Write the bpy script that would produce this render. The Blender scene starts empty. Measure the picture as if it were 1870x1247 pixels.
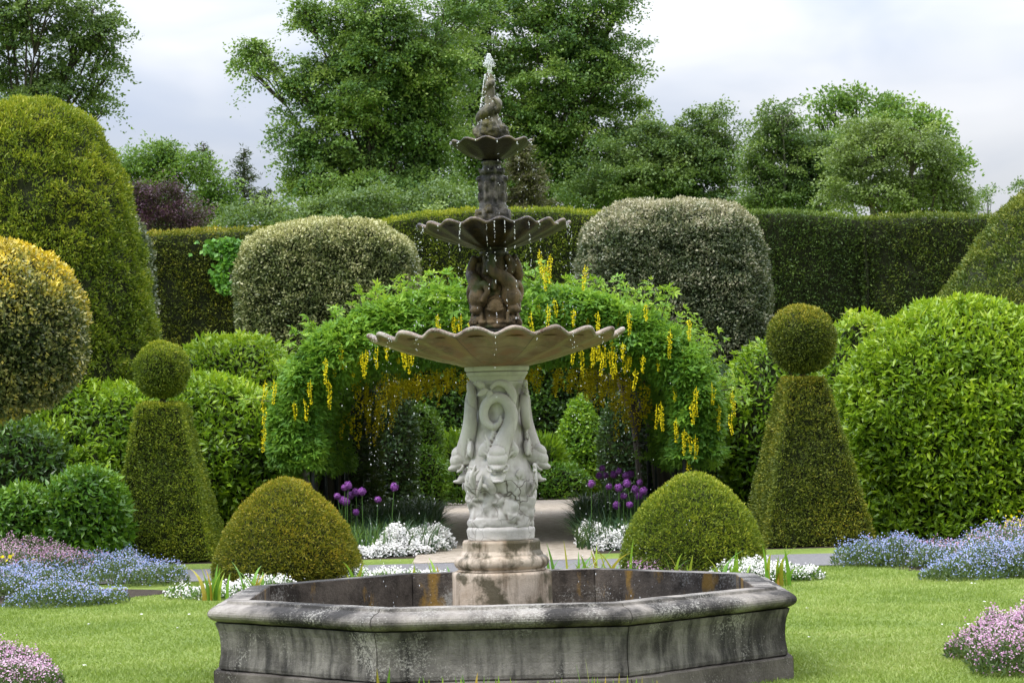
import bpy, math, random
import numpy as np
from mathutils import Vector, Matrix
rng = np.random.default_rng(7)
random.seed(7)
S = bpy.context.scene
COL = S.collection
pi = math.pi
# ------------------------------------------------------------------ camera
FPX, PW, PH = 4550.0, 1870.0, 1247.0
EYE = np.array([0.0, 0.0, 1.6])
PITCH, ROLL = math.atan(141 / FPX), math.radians(1.45)
_F = np.array([0, math.cos(PITCH), math.sin(PITCH)])
_U0 = np.array([0, -math.sin(PITCH), math.cos(PITCH)])
_R0 = np.array([1.0, 0, 0])
_R = math.cos(ROLL) * _R0 - math.sin(ROLL) * _U0
_U = math.sin(ROLL) * _R0 + math.cos(ROLL) * _U0
cd = bpy.data.cameras.new('camera')
cam = bpy.data.objects.new('camera', cd)
COL.objects.link(cam)
cd.sensor_width = 36.0
cd.lens = 36.0 * FPX / PW
cd.clip_start, cd.clip_end = 0.1, 3000
cam.matrix_world = Matrix(((_R[0], _U[0], -_F[0], EYE[0]), (_R[1], _U[1], -_F[1], EYE[1]), (_R[2], _U[2], -_F[2], EYE[2]), (0, 0, 0, 1)))
cd.dof.use_dof = True
cd.dof.focus_distance = 17.5
cd.dof.aperture_fstop = 16
S.camera = cam

def ray(px, py):
    return _F * FPX + _R * (px - PW / 2) - _U * (py - PH / 2)
def at(px, py, d):            # world point seen at a photo pixel, d metres down the garden
    r = ray(px, py)
    return EYE + r * (d / r[1])
def gnd(px, py):              # point of the ground seen at a photo pixel
    r = ray(px, py)
    return EYE + r * (-EYE[2] / r[2])
# ------------------------------------------------------------------ world, sun, exposure
S.view_settings.view_transform = 'Standard'
S.view_settings.look = 'None'
S.view_settings.exposure = 0.68
S.view_settings.gamma = 1.0
SUN_EL, SUN_AZ = math.radians(52), math.radians(-118)      # azimuth from +Y towards +X
W = bpy.data.worlds.new('World')
S.world = W
W.use_nodes = True
nt = W.node_tree
nt.nodes.clear()
def nd(nt, kind, **kw):
    n = nt.nodes.new(kind)
    for k, v in kw.items():
        if k == 'ins':
            for kk, vv in v.items():
                if isinstance(vv, bpy.types.NodeSocket):
                    nt.links.new(vv, n.inputs[kk])
                else:
                    n.inputs[kk].default_value = vv
        else:
            setattr(n, k, v)
    return n
def ramp(nt, fac, stops, interp='LINEAR'):
    r = nd(nt, 'ShaderNodeValToRGB', ins={'Fac': fac})
    r.color_ramp.interpolation = interp
    els = r.color_ramp.elements
    while len(els) < len(stops):
        els.new(0.5)
    for e, (p, c) in zip(els, stops):
        e.position = p
        e.color = (*c, 1) if len(c) == 3 else c
    return r.outputs['Color']
def mth(nt, op, a, b=0.0, c=0.0, clamp=False):
    n = nd(nt, 'ShaderNodeMath', operation=op, ins={0: a, 1: b, 2: c})
    n.use_clamp = clamp
    return n.outputs[0]
def mixc(nt, f, a, b, mode='MIX'):
    n = nd(nt, 'ShaderNodeMix', data_type='RGBA', blend_type=mode)
    for k, v in ((0, f), (6, a), (7, b)):
        if isinstance(v, bpy.types.NodeSocket):
            nt.links.new(v, n.inputs[k])
        else:
            n.inputs[k].default_value = v if k == 0 else ((*v, 1) if len(v) == 3 else v)
    return n.outputs[2]
sky = nd(nt, 'ShaderNodeTexSky', sky_type='NISHITA')
sky.sun_disc = False
sky.sun_elevation = SUN_EL
sky.sun_rotation = SUN_AZ
bg1 = nd(nt, 'ShaderNodeBackground', ins={'Color': sky.outputs[0], 'Strength': 0.1})
tc = nd(nt, 'ShaderNodeTexCoord')
mp = nd(nt, 'ShaderNodeMapping', ins={'Vector': tc.outputs['Generated'], 'Scale': (9, 9, 24), 'Location': (7.3, 1.1, 5.2)})
nz = nd(nt, 'ShaderNodeTexNoise', ins={'Vector': mp.outputs[0], 'Scale': 1.0, 'Detail': 4.0, 'Roughness': 0.45, 'Distortion': 0.3})
sep = nd(nt, 'ShaderNodeSeparateXYZ', ins={0: tc.outputs['Generated']})
xg = mth(nt, 'MULTIPLY_ADD', sep.outputs[0], 0.6, 0.03)       # the cloud is thinner towards the east
fac = mth(nt, 'ADD', nz.outputs[0], xg)
cl = ramp(nt, fac, [(0.24, (0.45, 0.52, 0.67)), (0.44, (0.56, 0.61, 0.71)), (0.62, (0.73, 0.75, 0.80)), (0.85, (0.82, 0.83, 0.86))])
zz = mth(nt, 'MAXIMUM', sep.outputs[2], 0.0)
back_dim = mth(nt, 'MULTIPLY_ADD', sep.outputs[1], 0.35, 0.65)            # sky dimmed behind the camera, added to cut front fill light
grad = mth(nt, 'MULTIPLY', mth(nt, 'MULTIPLY_ADD', zz, 4.2, 0.26), back_dim)                 # overcast sky, brighter overhead
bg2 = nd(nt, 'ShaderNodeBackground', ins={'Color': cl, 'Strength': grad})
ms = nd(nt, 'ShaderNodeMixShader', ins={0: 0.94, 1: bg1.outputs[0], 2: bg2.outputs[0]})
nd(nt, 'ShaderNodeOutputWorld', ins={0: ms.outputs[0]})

sl = bpy.data.lights.new('sun', 'SUN')
sl.energy = 2.1
sl.angle = math.radians(28)
sl.color = (1.0, 0.96, 0.88)
so = bpy.data.objects.new('sun', sl)
COL.objects.link(so)
sd = Vector((math.sin(SUN_AZ) * math.cos(SUN_EL), math.cos(SUN_AZ) * math.cos(SUN_EL), math.sin(SUN_EL)))
so.rotation_euler = sd.to_track_quat('Z', 'Y').to_euler()
so.location = (-20, -10, 30)
S.cycles.max_bounces = 6
S.cycles.diffuse_bounces = 3
S.cycles.transmission_bounces = 3
S.cycles.transparent_max_bounces = 4
# ------------------------------------------------------------------ object helpers
def tag(o, label=None, cat=None, group=None, kind=None):
    if label: o['label'] = label
    if cat: o['category'] = cat
    if group: o['group'] = group
    if kind: o['kind'] = kind
    return o
def empty(name, loc, rz=0.0):
    o = bpy.data.objects.new(name, None)
    o.empty_display_size = 0.2
    COL.objects.link(o)
    o.location = loc
    o.rotation_euler = (0, 0, rz)
    return o
def mk(name, V, Fs, mats, parent=None, smooth=False, attrs=None, midx=None, loc=None):
    """V (n,3); Fs list of (m,k) index arrays -> ONE mesh object"""
    V = np.asarray(V, np.float32).reshape(-1, 3)
    Fs = [np.asarray(f, np.int32) for f in Fs if len(f)]
    if loc is not None:
        V = V - np.asarray(loc, np.float32)
    me = bpy.data.meshes.new(name)
    me.vertices.add(len(V))
    me.vertices.foreach_set('co', V.ravel())
    li = np.concatenate([f.ravel() for f in Fs])
    lt = np.concatenate([np.full(len(f), f.shape[1], np.int32) for f in Fs])
    ls = np.concatenate([[0], np.cumsum(lt)[:-1]]).astype(np.int32)
    me.loops.add(len(li))
    me.loops.foreach_set('vertex_index', li)
    me.polygons.add(len(lt))
    me.polygons.foreach_set('loop_start', ls)
    if midx is not None:
        me.polygons.foreach_set('material_index', np.asarray(midx, np.int32))
    if smooth is not False:
        me.polygons.foreach_set('use_smooth', np.full(len(lt), True) if smooth is True else np.asarray(smooth, bool))
    for m in (mats if isinstance(mats, (list, tuple)) else [mats]):
        me.materials.append(m)
    if attrs:
        for k, a in attrs.items():
            at_ = me.attributes.new(k, 'FLOAT', 'FACE')
            at_.data.foreach_set('value', np.asarray(a, np.float32))
    me.update(calc_edges=True)
    o = bpy.data.objects.new(name, me)
    COL.objects.link(o)
    if parent is not None: o.parent = parent
    if loc is not None: o.location = [float(c) for c in loc]
    return o
class G:                      # collects pieces of one mesh
    def __init__(s): s.V = []; s.F = {}; s.n = 0; s.order = []; s.A = []; s.M = []; s.Sm = []
    def add(s, V, F, rnd=None, m=0, smooth=False):
        V = np.asarray(V, float).reshape(-1, 3); F = np.asarray(F, int)
        s.V.append(V); s.order.append(F + s.n); s.n += len(V)
        s.A.append(np.full(len(F), 0.5) if rnd is None else np.broadcast_to(rnd, (len(F),)))
        s.M.append(np.full(len(F), m)); s.Sm.append(np.full(len(F), smooth))
    def build(s, name, mats, parent=None, loc=None):
        return mk(name, np.concatenate(s.V), s.order, mats, parent, smooth=np.concatenate(s.Sm),
                  attrs={'rnd': np.concatenate(s.A)}, midx=np.concatenate(s.M), loc=loc)
def nrm(a):
    return a / np.maximum(np.linalg.norm(a, axis=-1, keepdims=True), 1e-9)
def _hash(ix, iy, iz, seed):
    h = (ix * 374761393 + iy * 668265263 + iz * 2147483647 + seed * 974711) & 0xFFFFFFFF
    h = ((h ^ (h >> 13)) * 1274126177) & 0xFFFFFFFF
    return ((h ^ (h >> 16)) & 0xFFFF) / 65535.0
def vnoise(P, seed=0):
    P = np.asarray(P, float)
    i = np.floor(P).astype(np.int64); f = P - i; f = f * f * (3 - 2 * f)
    r = 0
    for a in (0, 1):
        for b in (0, 1):
            for c in (0, 1):
                w = (f[..., 0] if a else 1 - f[..., 0]) * (f[..., 1] if b else 1 - f[..., 1]) * (f[..., 2] if c else 1 - f[..., 2])
                r = r + w * _hash(i[..., 0] + a, i[..., 1] + b, i[..., 2] + c, seed)
    return r * 2 - 1
def fbm(P, oct=3, seed=0):
    r = 0; a = 1.0; t = 0
    for k in range(oct):
        r = r + a * vnoise(np.asarray(P) * 2 ** k, seed + k); t += a; a *= 0.5
    return r / t
def grid_faces(nv, nu, wrap=True):
    a = np.arange(nv - 1)[:, None] * nu; u = np.arange(nu if wrap else nu - 1)[None, :]
    v = (u + 1) % nu
    return np.stack([a + u, a + v, a + nu + v, a + nu + u], -1).reshape(-1, 4)
def resample(prof, n, smooth=True):
    p = np.asarray(prof, float)
    t = np.concatenate([[0], np.cumsum(np.linalg.norm(np.diff(p, axis=0), axis=1))])
    tt = np.linspace(0, t[-1], n)
    if not smooth or len(p) < 3:
        return np.stack([np.interp(tt, t, p[:, k]) for k in range(p.shape[1])], 1)
    m = np.zeros_like(p)
    m[1:-1] = (p[2:] - p[:-2]) / (t[2:] - t[:-2])[:, None]
    m[0] = (p[1] - p[0]) / (t[1] - t[0]); m[-1] = (p[-1] - p[-2]) / (t[-1] - t[-2])
    i = np.clip(np.searchsorted(t, tt, side='right') - 1, 0, len(t) - 2)
    h = (t[i + 1] - t[i]); s = (tt - t[i]) / h; s = s[:, None]; h = h[:, None]
    return (2*s**3-3*s**2+1)*p[i] + (s**3-2*s**2+s)*h*m[i] + (-2*s**3+3*s**2)*p[i+1] + (s**3-s**2)*h*m[i+1]
def lathe(prof, nu=64, nv=None, smooth=False, fn=None, cx=0, cy=0):
    p = np.asarray(prof, float) if nv is None else resample(prof, nv, smooth)
    th = np.arange(nu) / nu * 2 * pi
    r = np.maximum(p[:, :1], 1e-4); z = np.repeat(p[:, 1:2], nu, 1)
    V = np.stack([cx + r * np.cos(th), cy + r * np.sin(th), z], -1)
    if fn: V = fn(V, th, p)
    return V.reshape(-1, 3), grid_faces(len(p), nu)
def tube(pts, rad, nu=10, n=None, flat=None, closed_ends=True):
    """swept tube with round ends; flat=(vector, k) squashes along vector"""
    p = np.asarray(pts, float); rad = np.broadcast_to(np.asarray(rad, float), (len(p),))
    if n:
        q = resample(np.concatenate([p, rad[:, None]], 1), n); p = q[:, :3]; rad = np.maximum(q[:, 3], 1e-4)
    t = nrm(np.gradient(p, axis=0))
    ref = np.array([0, 0, 1.0]) if abs(t[0, 2]) < 0.9 else np.array([1.0, 0, 0])
    a = nrm(np.cross(t[0], ref)); N = []
    for k in range(len(p)):
        a = a - t[k] * a.dot(t[k]); a = a / max(np.linalg.norm(a), 1e-9); N.append(a)
    N = np.array(N); B = np.cross(t, N)
    if closed_ends:
        p = np.concatenate([p[:1] - t[:1] * rad[0] * .5, p, p[-1:] + t[-1:] * rad[-1] * .5])
        rad = np.concatenate([[rad[0] * .02], rad, [rad[-1] * .02]])
        N = np.concatenate([N[:1], N, N[-1:]]); B = np.concatenate([B[:1], B, B[-1:]])
    th = np.arange(nu) / nu * 2 * pi
    V = p[:, None] + rad[:, None, None] * (N[:, None] * np.cos(th)[None, :, None] + B[:, None] * np.sin(th)[None, :, None])
    if flat is not None:
        v, k = flat; v = np.asarray(v, float); v = v / np.linalg.norm(v)
        dlt = V - p[:, None]
        V = V - (dlt @ v)[..., None] * v * (1 - k)
    return V.reshape(-1, 3), grid_faces(len(p), nu)
def blob(c, r, nu=20, nv=14, rot=None, noise=0, seed=0, facet=0):
    th = np.linspace(0, pi, nv); ph = np.arange(nu) / nu * 2 * pi
    V = np.stack([np.sin(th)[:, None] * np.cos(ph), np.sin(th)[:, None] * np.sin(ph), np.repeat(np.cos(th)[:, None], nu, 1)], -1).reshape(-1, 3)
    V[:nu] += rng.normal(size=(nu, 3)) * 1e-5; 
    if noise: V = V * (1 + noise * vnoise(V * 1.7 + seed * 7.3, seed))[:, None]
    V = V * np.asarray(r, float)
    if rot is not None: V = V @ np.asarray(rot).T
    return V + np.asarray(c, float), grid_faces(nv, nu)
def rotz(a):
    c, s = math.cos(a), math.sin(a)
    return np.array([[c, -s, 0], [s, c, 0], [0, 0, 1]])
def rotx(a):
    c, s = math.cos(a), math.sin(a)
    return np.array([[1, 0, 0], [0, c, -s], [0, s, c]])
def roty(a):
    c, s = math.cos(a), math.sin(a)
    return np.array([[c, 0, s], [0, 1, 0], [-s, 0, c]])
def dup(o, parent=None):
    c = o.copy(); COL.objects.link(c)
    if parent is not None: c.parent = parent
    for ch in list(o.children):
        dup(ch, c)
    return c
# ------------------------------------------------------------------ materials
def newmat(name):
    m = bpy.data.materials.new(name); m.use_nodes = True
    m.node_tree.nodes.clear()
    return m, m.node_tree
def leaf_mat(name, cols, rough=0.5, spec=0.4, trans=0.25, patch=0.35, pscale=1.2, patch_col=None):
    m, t = newmat(name)
    a = nd(t, 'ShaderNodeAttribute', attribute_name='rnd')
    tcn = nd(t, 'ShaderNodeTexCoord')
    n = nd(t, 'ShaderNodeTexNoise', ins={'Vector': tcn.outputs['Object'], 'Scale': pscale, 'Detail': 2.0})
    k = mth(t, 'SUBTRACT', n.outputs[0], 0.5)
    f = mth(t, 'MULTIPLY_ADD', k, patch * 2.5, a.outputs['Fac'], clamp=True)
    stops = [(i / (len(cols) - 1), c) for i, c in enumerate(cols)]
    c = ramp(t, f, stops)
    if patch_col:
        n2 = nd(t, 'ShaderNodeTexNoise', ins={'Vector': tcn.outputs['Object'], 'Scale': patch_col[1], 'Detail': 3.0})
        g = ramp(t, n2.outputs[0], [(patch_col[2], (0, 0, 0)), (patch_col[2] + 0.12, (1, 1, 1))])
        c = mixc(t, mth(t, 'MULTIPLY', g, patch_col[3]), c, patch_col[0])
    p = nd(t, 'ShaderNodeBsdfPrincipled', ins={'Base Color': c, 'Roughness': rough, 'Specular IOR Level': spec})
    tr = nd(t, 'ShaderNodeBsdfTranslucent', ins={'Color': mixc(t, 0.5, c, (0.35, 0.5, 0.05), 'MIX')})
    tr2 = nd(t, 'ShaderNodeMixShader', ins={0: trans, 1: p.outputs[0], 2: tr.outputs[0]})
    nd(t, 'ShaderNodeOutputMaterial', ins={0: tr2.outputs[0]})
    return m
def simple_mat(name, c1, c2, scale=8.0, rough=0.8, bump=0.3, spec=0.3, detail=6.0, stretch=(1, 1, 1), bscale=None):
    m, t = newmat(name)
    tcn = nd(t, 'ShaderNodeTexCoord')
    mpn = nd(t, 'ShaderNodeMapping', ins={'Vector': tcn.outputs['Object'], 'Scale': stretch})
    n = nd(t, 'ShaderNodeTexNoise', ins={'Vector': mpn.outputs[0], 'Scale': scale, 'Detail': detail, 'Roughness': 0.6})
    c = ramp(t, n.outputs[0], [(0.3, c1), (0.7, c2)])
    n2 = nd(t, 'ShaderNodeTexNoise', ins={'Vector': mpn.outputs[0], 'Scale': bscale or scale * 5, 'Detail': 6.0})
    b = nd(t, 'ShaderNodeBump', ins={'Strength': bump, 'Distance': 0.02, 'Height': n2.outputs[0]})
    p = nd(t, 'ShaderNodeBsdfPrincipled', ins={'Base Color': c, 'Roughness': rough, 'Specular IOR Level': spec, 'Normal': b.outputs[0]})
    nd(t, 'ShaderNodeOutputMaterial', ins={0: p.outputs[0]})
    return m
def stone(name, dark, light, streak=None, white=None, orange=None, rough=0.85, spec=0.25, bump=0.5, scale=3.0, lobes=None, lo=0.35, hi=0.68, top=None, pit=None, crev=None, cracks=None):
    """streak=(colour, amount, threshold) white=(amount, threshold) orange=(colour, scale, threshold)"""
    m, t = newmat(name)
    tcn = nd(t, 'ShaderNodeTexCoord')
    ob = tcn.outputs['Object']
    gm = nd(t, 'ShaderNodeNewGeometry')
    ps = gm.outputs['Position']
    n = nd(t, 'ShaderNodeTexNoise', ins={'Vector': ps, 'Scale': scale, 'Detail': 10.0, 'Roughness': 0.65})
    nb = nd(t, 'ShaderNodeTexNoise', ins={'Vector': ps, 'Scale': scale * .37, 'Detail': 4.0})
    c = ramp(t, mth(t, 'MULTIPLY_ADD', mth(t, 'SUBTRACT', nb.outputs[0], .5), .7, n.outputs[0]), [(lo, dark), (hi, light)])
    if streak:
        mpn = nd(t, 'ShaderNodeMapping', ins={'Vector': ps, 'Scale': (9, 9, 1.3)})
        n1 = nd(t, 'ShaderNodeTexNoise', ins={'Vector': mpn.outputs[0], 'Scale': 1.0, 'Detail': 8.0, 'Roughness': 0.65})
        f = ramp(t, n1.outputs[0], [(streak[2], (0, 0, 0)), (streak[2] + 0.18, (1, 1, 1))])
        c = mixc(t, mth(t, 'MULTIPLY', f, streak[1]), c, streak[0])
        mpn2 = nd(t, 'ShaderNodeMapping', ins={'Vector': ps, 'Scale': (22, 22, 2.2), 'Location': (3.1, 1.7, 0.4)})
        n3 = nd(t, 'ShaderNodeTexNoise', ins={'Vector': mpn2.outputs[0], 'Scale': 1.0, 'Detail': 5.0})
        f3 = ramp(t, n3.outputs[0], [(0.5, (0, 0, 0)), (0.7, (1, 1, 1))])
        c = mixc(t, mth(t, 'MULTIPLY', f3, streak[1] * 0.6), c, light)
    if white:
        a1 = nd(t, 'ShaderNodeTexNoise', ins={'Vector': ps, 'Scale': 70.0, 'Detail': 8.0, 'Roughness': 0.8})
        a2 = nd(t, 'ShaderNodeTexNoise', ins={'Vector': ps, 'Scale': 3.3, 'Detail': 4.0})
        sm = mth(t, 'MULTIPLY_ADD', a2.outputs[0], 0.7, a1.outputs[0])
        f = ramp(t, sm, [(white[1], (0, 0, 0)), (white[1] + 0.13, (1, 1, 1))])
        c = mixc(t, mth(t, 'MULTIPLY', f, white[0]), c, (0.50, 0.48, 0.44))
    if orange:
        mpo = nd(t, 'ShaderNodeMapping', ins={'Vector': ps, 'Scale': (1, 1, orange[3] if len(orange) > 3 else 1)})
        a1 = nd(t, 'ShaderNodeTexNoise', ins={'Vector': mpo.outputs[0], 'Scale': orange[1], 'Detail': 5.0, 'Roughness': 0.6})
        f = ramp(t, a1.outputs[0], [(orange[2], (0, 0, 0)), (orange[2] + 0.08, (1, 1, 1))])
        c = mixc(t, mth(t, 'MULTIPLY', f, 0.85), c, orange[0])
    if lobes:      # mortar joints between the carved segments
        sp = nd(t, 'ShaderNodeSeparateXYZ', ins={0: ob})
        ang = mth(t, 'ARCTAN2', sp.outputs[1], sp.outputs[0])
        w = mth(t, 'ABSOLUTE', mth(t, 'SINE', mth(t, 'MULTIPLY_ADD', ang, lobes[0] / 2.0, 0.0)))
        f = ramp(t, w, [(0.0, (1, 1, 1)), (lobes[1], (0, 0, 0))])
        c = mixc(t, mth(t, 'MULTIPLY', f, lobes[3]), c, lobes[2])
        if len(lobes) > 4:
            rr = nd(t, 'ShaderNodeVectorMath', operation='LENGTH', ins={0: nd(t, 'ShaderNodeCombineXYZ', ins={0: sp.outputs[0], 1: sp.outputs[1]}).outputs[0]}).outputs['Value']
            for r0 in lobes[4]:
                dd = mth(t, 'ABSOLUTE', mth(t, 'SUBTRACT', rr, r0))
                f = ramp(t, dd, [(0.0, (1, 1, 1)), (0.006, (0, 0, 0))])
                c = mixc(t, mth(t, 'MULTIPLY', f, 0.5), c, lobes[2])
    if cracks:     # dark joints between the carved rocks
        vo = nd(t, 'ShaderNodeTexVoronoi', feature='DISTANCE_TO_EDGE', ins={'Vector': nd(t, 'ShaderNodeVectorMath', operation='ADD', ins={0: ps, 1: nd(t, 'ShaderNodeVectorMath', operation='SCALE', ins={0: nd(t, 'ShaderNodeTexNoise', ins={'Vector': ps, 'Scale': 9.0}).outputs[1], 'Scale': 0.12}).outputs[0]}).outputs[0], 'Scale': cracks[0]})
        f = ramp(t, vo.outputs['Distance'], [(0.012, (1, 1, 1)), (0.045, (0, 0, 0))])
        zs = nd(t, 'ShaderNodeSeparateXYZ', ins={0: ps}).outputs[2]
        f = mth(t, 'MULTIPLY', f, mth(t, 'LESS_THAN', zs, cracks[1]))
        f = mth(t, 'MULTIPLY', f, ramp(t, n.outputs[0], [(0.42, (0, 0, 0)), (0.6, (1, 1, 1))]))
        c = mixc(t, mth(t, 'MULTIPLY', f, 0.85), c, (0.06, 0.045, 0.035))
    if top:        # grime or moss lying on upward faces and dirt settled in the hollows
        sn = nd(t, 'ShaderNodeSeparateXYZ', ins={0: gm.outputs['Normal']})
        f = ramp(t, sn.outputs[2], [(top[1], (0, 0, 0)), (top[1] + 0.3, (1, 1, 1))])
        c = mixc(t, mth(t, 'MULTIPLY', f, top[2]), c, top[0])
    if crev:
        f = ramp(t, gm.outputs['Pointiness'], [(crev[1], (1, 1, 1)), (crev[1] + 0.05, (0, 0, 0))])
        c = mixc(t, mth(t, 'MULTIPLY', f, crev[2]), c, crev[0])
    bn = nd(t, 'ShaderNodeTexNoise', ins={'Vector': ps, 'Scale': 55.0, 'Detail': 8.0, 'Roughness': 0.7})
    b = nd(t, 'ShaderNodeBump', ins={'Strength': bump, 'Distance': 0.012, 'Height': bn.outputs[0]})
    p = nd(t, 'ShaderNodeBsdfPrincipled', ins={'Base Color': c, 'Roughness': rough, 'Specular IOR Level': spec, 'Normal': b.outputs[0]})
    nd(t, 'ShaderNodeOutputMaterial', ins={0: p.outputs[0]})
    return m
M = {}
M['yew'] = leaf_mat('yew', [(0.026, 0.055, 0.009), (0.10, 0.165, 0.015), (0.24, 0.305, 0.018), (0.42, 0.42, 0.024)], rough=0.6, trans=0.22)
M['yew_dark'] = leaf_mat('yew_dark', [(0.02, 0.045, 0.012), (0.055, 0.105, 0.016), (0.13, 0.185, 0.022), (0.25, 0.27, 0.03)], rough=0.6, trans=0.12)
M['yew_gold'] = leaf_mat('yew_gold', [(0.03, 0.045, 0.006), (0.12, 0.145, 0.010), (0.27, 0.26, 0.014), (0.48, 0.34, 0.018)], rough=0.6, trans=0.22)
M['yew_brown'] = leaf_mat('yew_brown', [(0.026, 0.045, 0.008), (0.09, 0.13, 0.014), (0.20, 0.235, 0.018), (0.40, 0.33, 0.022)], rough=0.6, trans=0.12)
M['hedge_green'] = leaf_mat('hedge_green', [(0.022, 0.05, 0.014), (0.055, 0.11, 0.022), (0.10, 0.17, 0.028), (0.2, 0.28, 0.035)], rough=0.55, trans=0.12)
M['laurel_bright'] = leaf_mat('laurel_bright', [(0.08, 0.18, 0.010), (0.19, 0.34, 0.012), (0.32, 0.47, 0.014), (0.48, 0.57, 0.02)], rough=0.38, spec=0.5, trans=0.3)
M['laurel_mid'] = leaf_mat('laurel_mid', [(0.04, 0.13, 0.014), (0.09, 0.23, 0.018), (0.17, 0.34, 0.018), (0.30, 0.47, 0.02)], rough=0.35, spec=0.5, trans=0.25)
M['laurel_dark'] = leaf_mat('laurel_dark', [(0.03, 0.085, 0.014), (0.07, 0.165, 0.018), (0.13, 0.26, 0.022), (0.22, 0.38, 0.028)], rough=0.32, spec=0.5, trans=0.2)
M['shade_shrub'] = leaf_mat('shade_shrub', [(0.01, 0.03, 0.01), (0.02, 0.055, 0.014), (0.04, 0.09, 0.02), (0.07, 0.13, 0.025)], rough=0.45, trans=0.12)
M['holly_pale'] = leaf_mat('holly_pale', [(0.04, 0.07, 0.02), (0.10, 0.14, 0.045), (0.27, 0.30, 0.12), (0.58, 0.56, 0.28)], rough=0.4, spec=0.5, trans=0.1, pscale=2.5)
M['holly_grey'] = leaf_mat('holly_grey', [(0.03, 0.06, 0.025), (0.075, 0.11, 0.05), (0.20, 0.23, 0.13), (0.52, 0.48, 0.33)], rough=0.4, spec=0.5, trans=0.1, pscale=2.5)
M['holly_yellow'] = leaf_mat('holly_yellow', [(0.035, 0.06, 0.018), (0.10, 0.13, 0.045), (0.40, 0.38, 0.12), (0.85, 0.64, 0.05)], rough=0.4, spec=0.5, trans=0.1, patch=0.5, pscale=3.0)
M['laburnum'] = leaf_mat('laburnum', [(0.06, 0.17, 0.03), (0.13, 0.30, 0.035), (0.23, 0.43, 0.04), (0.40, 0.55, 0.045)], rough=0.5, trans=0.35)
M['beech'] = leaf_mat('beech', [(0.051, 0.122, 0.039), (0.111, 0.215, 0.053), (0.203, 0.315, 0.071), (0.338, 0.443, 0.099)], rough=0.5, trans=0.25, patch=0.35, pscale=0.5)  # greens paled, slight distance haze put into the leaf colour
M['tree_blue'] = leaf_mat('tree_blue', [(0.057, 0.117, 0.038), (0.104, 0.183, 0.057), (0.170, 0.255, 0.074), (0.265, 0.351, 0.102)], rough=0.5, trans=0.25, pscale=0.5)
M['tree_fresh'] = leaf_mat('tree_fresh', [(0.066, 0.145, 0.032), (0.118, 0.229, 0.042), (0.185, 0.314, 0.055), (0.277, 0.399, 0.073)], rough=0.5, trans=0.3, pscale=0.5)
M['tree_grey'] = leaf_mat('tree_grey', [(0.077, 0.124, 0.041), (0.132, 0.192, 0.057), (0.200, 0.274, 0.081), (0.293, 0.373, 0.104)], rough=0.5, trans=0.25, pscale=0.5)
M['conifer'] = leaf_mat('conifer', [(0.03, 0.05, 0.03), (0.045, 0.07, 0.035), (0.07, 0.095, 0.045)], rough=0.6, trans=0.1)
M['conifer_brown'] = leaf_mat('conifer_brown', [(0.05, 0.045, 0.025), (0.09, 0.085, 0.035), (0.14, 0.14, 0.05)], rough=0.6, trans=0.1)
M['plum'] = leaf_mat('plum', [(0.026, 0.009, 0.024), (0.058, 0.019, 0.047), (0.111, 0.039, 0.081), (0.169, 0.066, 0.115)], rough=0.4, trans=0.15)
M['ivy'] = leaf_mat('ivy', [(0.06, 0.20, 0.02), (0.12, 0.32, 0.03), (0.2, 0.45, 0.04)], rough=0.4, trans=0.2)
M['strap'] = leaf_mat('strap', [(0.035, 0.10, 0.035), (0.07, 0.16, 0.05), (0.12, 0.25, 0.05), (0.24, 0.38, 0.06)], rough=0.4, trans=0.25)
M['strap_dark'] = leaf_mat('strap_dark', [(0.025, 0.07, 0.035), (0.05, 0.11, 0.05), (0.09, 0.17, 0.07)], rough=0.4, trans=0.2)
M['iris'] = leaf_mat('iris', [(0.10, 0.26, 0.03), (0.18, 0.38, 0.04), (0.34, 0.46, 0.05), (0.55, 0.28, 0.05)], rough=0.4, trans=0.3)
M['grass_blade'] = leaf_mat('grass_blade', [(0.17, 0.25, 0.05), (0.24, 0.325, 0.07), (0.30, 0.385, 0.095), (0.40, 0.45, 0.15)], rough=0.6, trans=0.3, patch=0.3, pscale=0.9)
M['forget_leaf'] = leaf_mat('forget_leaf', [(0.04, 0.08, 0.03), (0.09, 0.15, 0.05), (0.15, 0.2, 0.08)], rough=0.6, trans=0.2)
M['petal_blue'] = leaf_mat('petal_blue', [(0.17, 0.22, 0.48), (0.26, 0.33, 0.60), (0.38, 0.45, 0.70), (0.46, 0.42, 0.62)], rough=0.7, spec=0.1, trans=0.1, patch=0.3)
M['petal_pink'] = leaf_mat('petal_pink', [(0.36, 0.17, 0.32), (0.5, 0.27, 0.42), (0.62, 0.40, 0.54), (0.72, 0.56, 0.66)], rough=0.7, spec=0.1, trans=0.1)
M['petal_white'] = leaf_mat('petal_white', [(0.72, 0.70, 0.68), (0.85, 0.84, 0.82), (0.9, 0.9, 0.88)], rough=0.7, spec=0.1, trans=0.02)
M['petal_yellow'] = leaf_mat('petal_yellow', [(0.74, 0.60, 0.01), (0.86, 0.74, 0.015), (0.93, 0.84, 0.04)], rough=0.6, spec=0.1, trans=0.02, patch=0.1)
M['petal_purple'] = leaf_mat('petal_purple', [(0.26, 0.06, 0.36), (0.40, 0.12, 0.52), (0.56, 0.26, 0.66)], rough=0.6, spec=0.1, trans=0.1)
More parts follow.
